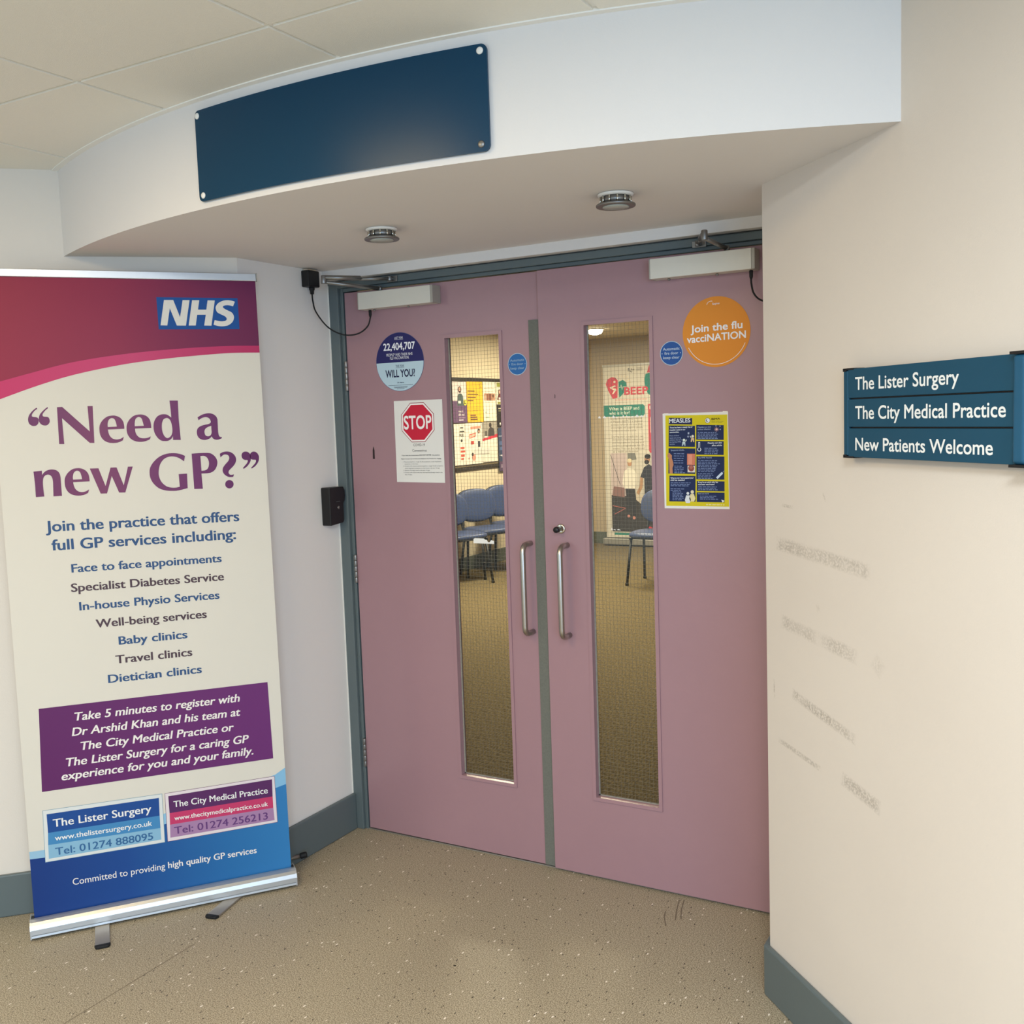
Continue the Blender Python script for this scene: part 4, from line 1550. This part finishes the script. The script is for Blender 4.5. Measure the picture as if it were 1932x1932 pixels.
# notice board with its posters on the cream wall
NB = Frame((-3.2, 0, 0), (0, 1, 0), (0, 0, 1), (1, 0, 0))
b = MB()
b.box((5.35, 1.045, .001), (7.25, 1.985, .012), M['board'], NB)
nb = b.build('notice_board', loc=(-3.2, 6.3, 1.045))
tag(nb, 'long dark-edged notice board on the cream waiting room wall', 'notice board')
for (a, c, z0_, z1_) in ((5.33, 7.27, 1.945, 1.988), (5.33, 7.27, 1.035, 1.072)):
    b = MB()
    b.box((a, z0_, .0005), (c, z1_, .0195), M['boardframe'], NB)
    b.build('edge_rail', nb, bevel=.003)


def poster(name, x0, z0, x1, z1, base, label, cat='poster', zz=.0205):
    b = MB()
    b.prism([(x0, z0), (x1, z0), (x1, z1), (x0, z1)], zz, zz + .0012, ink(base), NB)
    o = b.build(name, loc=tuple(NB((x0 + x1) / 2, z0, zz)))
    return tag(o, label, cat, 'posters on the notice board')


def pprint(p, name, items, zz=.0222):
    """items: ('r', x0,z0,x1,z1,col) ('d', x,z,r,col) ('t', body,x,z,h,w,col) ('p', pts, col)"""
    b = MB()
    for i, it in enumerate(items):
        z = zz + i * .0002
        if it[0] == 'r':
            b.rect(it[1], it[2], it[3], it[4], z, ink(it[5]), NB)
        elif it[0] == 'd':
            b.disc(it[1], it[2], it[3], z, ink(it[4]), NB, 24)
        elif it[0] == 't':
            text(b, it[1], it[2], it[3], it[4], ink(it[6]), NB, w=it[5], z=z, bold=.02)
        else:
            b.flat(it[1], z, ink(it[2]), NB)
    return b.build(name, p)


# purple poster with a woman
p = poster('poster', 5.62, 1.527, 5.925, 1.945, '#e0d6d4', 'purple and white poster of a dark-haired woman at the left of the board')
pprint(p, 'poster_print', [('r', 5.62, 1.527, 5.925, 1.75, '#6a5070'), ('d', 5.80, 1.865, .033, '#4a352e'), ('p', [(5.745, 1.70), (5.87, 1.70), (5.86, 1.80), (5.83, 1.825), (5.78, 1.825), (5.755, 1.80)], '#52605e'),
                           ('d', 5.80, 1.868, .020, '#c9a18c'), ('r', 5.765, 1.725, 5.815, 1.75, '#e8e2da'), ('t', 'did you?', 5.76, 1.60, .022, .12, '#e9e0e4'), ('t', 'miss it', 5.76, 1.635, .022, .09, '#e9e0e4'),
                           ('r', 5.765, 1.575, 5.89, 1.58, '#b9a4bc'), ('r', 5.765, 1.55, 5.85, 1.56, '#d9ccd8'), ('d', 5.895, 1.735, .032, '#e7dc55'), ('d', 5.895, 1.735, .020, '#4a4a30'), ('d', 5.897, 1.738, .011, '#e7dc55')])
p = poster('poster', 5.932, 1.529, 6.256, 1.948, '#e5b735', 'bright yellow poster under the top rail of the notice board')
pprint(p, 'poster_print', [('d', 6.21, 1.915, .019, '#8d7030'), ('d', 6.21, 1.915, .014, '#e5b735'), ('r', 6.185, 1.882, 6.24, 1.888, '#8d7030'), ('r', 5.95, 1.845, 6.09, 1.857, '#7d5c34'), ('r', 5.95, 1.812, 6.16, 1.824, '#7d5c34'),
                           ('r', 5.95, 1.78, 6.11, 1.792, '#7d5c34'), ('r', 5.95, 1.748, 6.06, 1.760, '#7d5c34'), ('r', 5.95, 1.665, 6.19, 1.669, '#c9a23a'), ('r', 5.95, 1.645, 6.14, 1.649, '#c9a23a'),
                           ('r', 5.99, 1.595, 6.10, 1.606, '#6a4540'), ('r', 5.99, 1.575, 6.12, 1.586, '#6a4540'), ('r', 5.99, 1.552, 6.13, 1.564, '#6a4540')])
p = poster('poster', 6.262, 1.531, 6.53, 1.950, '#e3dcc8', 'cream poster with a photo of people beside the yellow poster')
pprint(p, 'poster_print', [('r', 6.28, 1.88, 6.50, 1.884, '#9a9080'), ('r', 6.28, 1.752, 6.508, 1.828, '#b58a70'), ('r', 6.33, 1.752, 6.37, 1.825, '#8a5a46'), ('r', 6.385, 1.752, 6.43, 1.828, '#7b4f40'),
                           ('r', 6.30, 1.752, 6.325, 1.81, '#d6bca8'), ('d', 6.47, 1.80, .018, '#6a4a3c'), ('r', 6.30, 1.57, 6.36, 1.578, '#7f9470'), ('r', 6.30, 1.62, 6.315, 1.635, '#7f9470')])
p = poster('poster', 6.540, 1.71, 6.84, 1.950, '#ddd5c2', 'white poster with a lime band and a woman in red clothes')
pprint(p, 'poster_print', [('r', 6.555, 1.90, 6.66, 1.945, '#8f9440'), ('d', 6.61, 1.84, .032, '#5a4038'), ('p', [(6.55, 1.76), (6.70, 1.76), (6.69, 1.80), (6.63, 1.83), (6.575, 1.81)], '#6e3b38'), ('d', 6.612, 1.845, .020, '#c79f8a'),
                           ('r', 6.58, 1.765, 6.66, 1.785, '#e0d4ce'), ('r', 6.56, 1.715, 6.70, 1.735, '#8b8a3a')])
p = poster('poster', 6.543, 1.47, 6.84, 1.702, '#2a2420', 'black poster with white lettering under the lime-banded one')
pprint(p, 'poster_print', [('r', 6.57, 1.66, 6.66, 1.672, '#b8b09a'), ('r', 6.57, 1.635, 6.66, 1.645, '#7f7a5a'), ('p', [(6.585, 1.50), (6.60, 1.52), (6.615, 1.50), (6.60, 1.48)], '#d8d4cc'), ('d', 6.66, 1.50, .016, '#d8d4cc')])
p = poster('poster', 5.52, 1.095, 5.868, 1.517, '#e6dfd2', 'white poster with red and black lettering at the lower left of the board')
pprint(p, 'poster_print', [('r', 5.78, 1.47, 5.84, 1.482, '#3a3a36'), ('r', 5.77, 1.43, 5.86, 1.445, '#4a4a46'), ('t', 'FREE', 5.76, 1.385, .028, .085, '#3a3a36'), ('d', 5.80, 1.345, .016, '#3a3a36'), ('r', 5.775, 1.26, 5.85, 1.28, '#cf5a48'),
                           ('r', 5.775, 1.225, 5.86, 1.245, '#cf5a48'), ('r', 5.78, 1.18, 5.85, 1.205, '#cf5a48'), ('r', 5.78, 1.15, 5.83, 1.165, '#cf5a48')], .0224)
p = poster('poster', 5.872, 1.094, 6.212, 1.519, '#e7e0d2', 'white poster with red scribbles and a small woman below the yellow poster')
pprint(p, 'poster_print', [('p', [(5.98, 1.455), (6.185, 1.465), (6.185, 1.49), (5.98, 1.482)], '#dd8f7c'), ('p', [(5.955, 1.36), (6.08, 1.38), (6.085, 1.42), (5.955, 1.405)], '#c9473c'), ('p', [(5.963, 1.367), (6.072, 1.386), (6.076, 1.411), (5.964, 1.396)], '#e9b5a2'),
                           ('d', 6.145, 1.435, .026, '#3c2c28'), ('d', 6.147, 1.428, .015, '#c89b84'), ('p', [(6.12, 1.33), (6.18, 1.33), (6.175, 1.40), (6.13, 1.40)], '#d8d2c6'), ('r', 6.12, 1.27, 6.165, 1.33, '#44464c'),
                           ('r', 5.98, 1.30, 6.04, 1.335, '#b9463c'), ('d', 6.03, 1.165, .036, '#dd9482'), ('d', 6.005, 1.195, .018, '#4b3a36'), ('p', [(5.92, 1.15), (5.94, 1.15), (5.93, 1.17)], '#b9463c')], .0226)
p = poster('poster', 6.218, 1.10, 6.53, 1.525, '#e2dbcc', 'poster with a grey photo above a slanting red stripe, curling off the board')
pprint(p, 'poster_print', [('p', [(6.218, 1.345), (6.53, 1.385), (6.53, 1.525), (6.218, 1.525)], '#9c958a'), ('p', [(6.218, 1.325), (6.53, 1.36), (6.53, 1.395), (6.218, 1.35)], '#c33a48'), ('d', 6.385, 1.49, .026, '#3d3330'),
                           ('p', [(6.33, 1.37), (6.47, 1.38), (6.46, 1.45), (6.39, 1.475), (6.34, 1.44)], '#4a4340'), ('r', 6.27, 1.37, 6.31, 1.43, '#5b5550'), ('r', 6.245, 1.36, 6.33, 1.375, '#d6d0c6')], .0228)
b = MB()
b.prism([(6.02, 1.195), (6.35, 1.19), (6.355, 1.25), (6.05, 1.25)], .0252, .0258, ink('#cfccc4'), NB)
o = b.build('paper_strip', loc=tuple(NB(6.2, 1.19, .0252)))
tag(o, 'blank grey white paper strip stuck across two posters on the board', 'paper strip')
p = poster('poster', 6.545, 0.985, 6.84, 1.46, '#3f4a66', 'blue and purple poster hanging below the board edge at its right', zz=.0250)
pprint(p, 'poster_print', [('r', 6.55, 1.36, 6.80, 1.375, '#8a93a8'), ('r', 6.56, 1.27, 6.80, 1.31, '#586c96'), ('r', 6.56, 1.21, 6.80, 1.25, '#586c96'), ('p', [(6.55, 1.16), (6.70, 1.12), (6.70, 1.17)], '#c2bfc9'), ('r', 6.55, 0.99, 6.82, 1.09, '#5c4763'),
                           ('r', 6.58, 1.02, 6.62, 1.06, '#8f7d92')], .0270)

# roller banner by the far wall
WB = Frame((-2.600, 8.06, 0.10), (1, 0, 0), (0, 0.0, 1), (0, -1, 0))
t = thing('roller_banner', (-2.15, 8.08, 0), 'white roller banner with a red heart and photo of two people behind the right pane', 'banner')
W2, H2 = 0.86, 2.02
b = MB()
b.box((0, 0, -.001), (W2, H2, 0), M['vinyl'], WB)
sh = b.build('banner_sheet', t)
b = MB()
b.box((-.03, -.085, -.09), (W2 + .03, -.01, .05), M['alu'], WB)
b.build('base_cassette', t, bevel=.01)
b = MB()
b.box((-.004, H2 - .002, -.008), (W2 + .004, H2 + .02, .008), M['alu'], WB)
b.build('top_rail', t)
red, grn = ink('#c94a57'), ink('#2f8072')
b = MB()


def px(x, y):
    """sheet position from the banner sketch (x 325..825 across, y 690..1650 down)"""
    return (0.02 + (x - 345) / 470 * 0.56, 2.02 - (y - 690) / 960 * 1.04)


heart = [(430, 1040), (385, 955), (358, 880), (375, 830), (420, 805), (465, 815), (488, 845), (480, 1030)]
b.flat([px(*q_) for q_ in heart][::-1], .0008, red, WB)
b.flat([px(*q_) for q_ in [(400, 915), (455, 895), (468, 905), (420, 925), (465, 930), (470, 950), (435, 990), (425, 985), (445, 950), (405, 925)]][::-1], .0012, ink('#e6dccb'), WB)
p_ = px(453, 858)
b.disc(*p_, .014, .0012, ink('#e6dccb'), WB, 18)
b.flat([px(*q_) for q_ in [(500, 1030), (494, 860), (540, 840), (580, 870), (582, 920), (550, 980)]][::-1], .0008, grn, WB)
b.line([px(500, 920), px(515, 920), px(522, 890), px(532, 950), px(540, 915), px(580, 915)], .003, .0012, ink('#cfd6c8'), WB)
for a in range(9):
    an = math.radians(5 + a * 19)
    c_ = px(520, 880)
    b.line([(c_[0] + .075 * math.cos(an), c_[1] + .075 * math.sin(an)), (c_[0] + .125 * math.cos(an), c_[1] + .125 * math.sin(an))], .002, .0008, ink('#e0c79a'), WB)
b.build('heart_logo', sh, label='red and green heart logo')
b = MB()
q_ = px(552, 1005)
text(b, 'BEEP', q_[0], q_[1], .092, red, WB, w=.30, z=.0014, bold=.03)
q_ = px(455, 1060)
for i in range(12):
    b.rect(q_[0] + i * .034, q_[1], q_[0] + i * .034 + .026, q_[1] + .013, .0008, ink('#d9a79c'), WB)
b.build('lettering', sh)
b = MB()
q_ = px(598, 755)
text(b, 'R', q_[0], q_[1], .038, ink('#3c3c38'), WB, w=.03, z=.0008)
b.line([(q_[0] + .03 + .022 * i / 8, q_[1] + .01 - .02 * math.sin(i / 8 * 3.1)) for i in range(9)], .003, .0008, ink('#3c3c38'), WB)
text(b, 'fre', q_[0] + .035, q_[1] + .012, .022, ink('#3c3c38'), WB, w=.045, z=.0008)
for i in range(3):
    b.rect(q_[0] + .105, q_[1] + .006 + .014 * i, q_[0] + .18, q_[1] + .011 + .014 * i, .0008, ink('#8a867c'), WB)
b.build('corner_logo', sh)
# green shape and red column at the right
b = MB()
b.flat([px(*v) for v in [(825, 780), (780, 790), (768, 850), (775, 930), (800, 1000), (900, 1060), (1000, 960), (1010, 850), (980, 790)]][::-1], .0006, grn, WB)
b.flat([px(*v) for v in [(820, 700), (795, 775), (1000, 775), (980, 700)]][::-1], .0006, red, WB)
b.build('green_shape', sh)
b = MB()
x0_, y0_ = px(790, 1110)
x1_, y1_ = px(790, 1640)
b.flat([(x0_ + .01, y0_), (W2, y0_), (W2, y1_), (x0_ + .03, y1_), (x0_ + .01, y1_ + .04)], .0006, red, WB)
b.rect(x0_ + .035, y0_ - .33, W2, y0_ - .15, .0010, ink('#e9d9cf'), WB)
text(b, 'For', x0_ + .03, y0_ - .06, .04, ink('#f0e6dc'), WB, w=.09, z=.0010)
b.build('red_column', sh)
b = MB()
g0, g1 = px(347, 1110), px(765, 1232)
b.prism([(g0[0] - .02, g1[1]), (g1[0] - .02, g1[1]), (g1[0], g1[1] + .02), (g1[0], g0[1] - .02), (g1[0] - .02, g0[1]), (g0[0] - .02, g0[1])], .0002, .0008, grn, WB)
gb = b.build('question_box', sh, label='green box with white question')
b = MB()
q_ = px(388, 1165)
text(b, 'What is BEEP and', q_[0], q_[1], .038, ink('#dfe6dc'), WB, w=.38, z=.0012)
q_ = px(388, 1212)
text(b, 'who is it for?', q_[0], q_[1], .038, ink('#dfe6dc'), WB, w=.26, z=.0012)
b.build('lettering', gb)
b = MB()
for i, body in enumerate(('Bradford Encouraging Exercise', 'in People (BEEP) is a physical', 'activity referral service that', 'encourages and supports people', 'to become more active.', '',
                          'During your consultation we', 'complete a health assessment', 'and help you to choose and', 'access a programme for 12', 'weeks. You can be referred', 'by a health professional')):
    if body:
        q_ = px(400 + i * 1.5, 1265 + i * 32.5)
        text(b, body, q_[0], q_[1], .022, ink('#7c705f'), WB, w=.40 if i not in (4, 11) else .32, z=.0008, bold=.0)
b.build('small_print', sh)
# printed photograph of two people exercising
b = MB()
PH = lambda a, c: (0.075 + a * .60, 1.0 - (1 - c) * .93)
def pf(pts, z, col):
    b.flat([PH(*v) for v in pts], z, ink(col), WB)
pf([(0, 0), (1, 0), (1, 1), (0, 1)], .0006, '#c3b3b4')
pf([(.34, .45), (1, .45), (1, 1), (.34, 1)], .0008, '#c9c4ba')
pf([(0, 0), (1, 0), (1, .42), (0, .47)], .0010, '#3d3732')
pf([(.36, .9), (.55, .92), (.52, 1), (.36, 1)], .0010, '#7d7d78')
b.line([PH(.0, .98), PH(.19, .60)], .003, .0012, ink('#3a3436'), WB)
pf([(.02, .46), (.28, .44), (.28, .56), (.05, .58)], .0012, '#8c6a66')
pf([(.50, .42), (.62, .36), (.66, .47), (.52, .49)], .0012, '#c9bfae')
b.line([PH(.02, .33), PH(.30, .30), PH(.05, .22)], .004, .0014, ink('#b46a62'), WB)
# first figure: fair hair, white shirt, dark trousers
pf([(.24, .62), (.28, .77), (.36, .81), (.48, .80), (.54, .74), (.53, .62), (.50, .55), (.28, .55)], .0016, '#e4e0d6')
pf([(.30, .55), (.50, .55), (.53, .36), (.52, .20), (.44, .19), (.40, .36), (.38, .22), (.33, .21), (.32, .40)], .0015, '#34302e')
b.disc(*PH(.40, .875), .030, .0018, ink('#b98d70'), WB, 20, .040)
b.disc(*PH(.40, .905), .032, .0020, ink('#dccfae'), WB, 20, .024)
b.disc(*PH(.36, .20), .018, .0020, ink('#c98a80'), WB, 12)
b.disc(*PH(.47, .18), .020, .0020, ink('#c98a80'), WB, 12)
# second figure: dark hair and beard, black T-shirt
pf([(.62, .70), (.70, .82), (.80, .86), (.95, .80), (1.0, .72), (1.0, .66), (.93, .66), (.92, .48), (.70, .46), (.70, .68)], .0016, '#35343a')
pf([(.70, .48), (.93, .48), (.95, .30), (.90, .10), (.82, .10), (.84, .30), (.78, .34)], .0015, '#2b2a2c')
pf([(.62, .70), (.68, .68), (.66, .56), (.58, .47), (.53, .50), (.60, .58)], .0017, '#b08a68')
pf([(.92, .66), (1.0, .66), (1.0, .50), (.93, .44), (.90, .48)], .0017, '#b08a68')
b.disc(*PH(.77, .92), .034, .0018, ink('#a87f62'), WB, 20, .052)
b.disc(*PH(.76, .885), .030, .0019, ink('#2e2622'), WB, 18, .026)
b.disc(*PH(.78, .955), .038, .0020, ink('#241d1a'), WB, 20, .028)
b.disc(*PH(.80, .03), .040, .0020, ink('#c8404a'), WB, 20)
b.build('photo_print', sh, label='printed photo of two people holding weights')
b = MB()
b.rect(.10, .03, W2, .055, .0008, grn, WB)
b.build('green_strip', sh)


# blue waiting room chairs
def super_pad(mb, cx, cy, cz, hx, hy, hz, m, fr, n=36, e=3.2):
    rings = []
    for k, (s, h) in enumerate(((.90, -1), (.98, -.6), (1.0, 0), (.98, .6), (.90, .95), (.6, 1.05), (.0, 1.08))):
        rings.append([(cx + s * hx * math.copysign(abs(math.cos(2 * math.pi * i / n)) ** (2 / e), math.cos(2 * math.pi * i / n)),
                       cy + s * hy * math.copysign(abs(math.sin(2 * math.pi * i / n)) ** (2 / e), math.sin(2 * math.pi * i / n)), cz + h * hz) for i in range(n)])
    vs = [fr(*p) for rg in rings for p in rg]
    fs = []
    for i in range(len(rings) - 1):
        for k in range(n):
            fs.append((i * n + k, i * n + (k + 1) % n, (i + 1) * n + (k + 1) % n, (i + 1) * n + k))
    fs.append(tuple(range(n))[::-1])
    mb.add(vs, fs, m, True)


def make_chair(label, group):
    """faces +x, origin on the floor under the seat centre"""
    t = thing('waiting_chair', (0, 0, 0), label, 'chair', group)
    b = MB()
    super_pad(b, 0, 0, .458, .225, .235, .026, M['chairblue'], WORLD)
    b.build('seat', t)
    b = MB()
    BK = Frame((-.205, 0, .695), (0, 1, 0), (-.20, 0, .98), (.98, 0, .20))
    super_pad(b, 0, 0, 0, .235, .165, .020, M['chairblue'], BK, e=2.6)
    b.build('backrest', t)
    b = MB()
    super_pad(b, 0, 0, -.026, .240, .170, .010, M['black'], BK, e=2.6)
    b.build('back_shell', t)
    for sx, sy in ((1, 1), (1, -1), (-1, 1), (-1, -1)):
        b = MB()
        b.tube([(sx * .15, sy * .19, .430), (sx * .215, sy * .215, .012)], .0125, M['black'], 12)
        b.lathe([(.016, 0), (.016, .02), (.013, .024)], (sx * .215, sy * .215, .0005), (0, 0, 1), M['rubber'], 12)
        b.build('leg', t)
    b = MB()
    for sy in (-1, 1):
        b.tube([(.18, sy * .19, .424), (-.18, sy * .19, .424), (-.20, sy * .17, .48), (-.225, sy * .15, .66)], .011, M['black'], 10)
    b.tube([(.12, .19, .424), (.12, -.19, .424)], .010, M['black'], 10)
    b.tube([(-.12, .19, .424), (-.12, -.19, .424)], .010, M['black'], 10)
    b.build('frame', t)
    return t


def dup(t, loc, rz, label):
    r_ = t.copy()
    COL.objects.link(r_)
    r_.location = loc
    r_.rotation_euler = (0, 0, rz)
    r_['label'] = label
    for ch in list(t.children):
        c = ch.copy()
        COL.objects.link(c)
        c.parent = r_
    return r_


ch = make_chair('blue padded chair at the left edge of the left pane, under the notice board', 'blue waiting room chairs')
chairs = [((-2.800, 5.11), -.42, None), ((-2.800, 5.65), -.42, 'blue padded chair in the middle of the left pane, backrest fully in view'),
          ((-2.800, 6.19), -.42, 'blue padded chair cut by the right edge of the left pane'), ((-1.03, 5.685), -math.pi / 2, 'worn blue chair on black legs in front of the far banner')]
for (xy, rz, lb) in chairs:
    if lb is None:
        ch.location = (*xy, 0)
        ch.rotation_euler = (0, 0, rz)
    else:
        dup(ch, (*xy, 0), rz, lb)
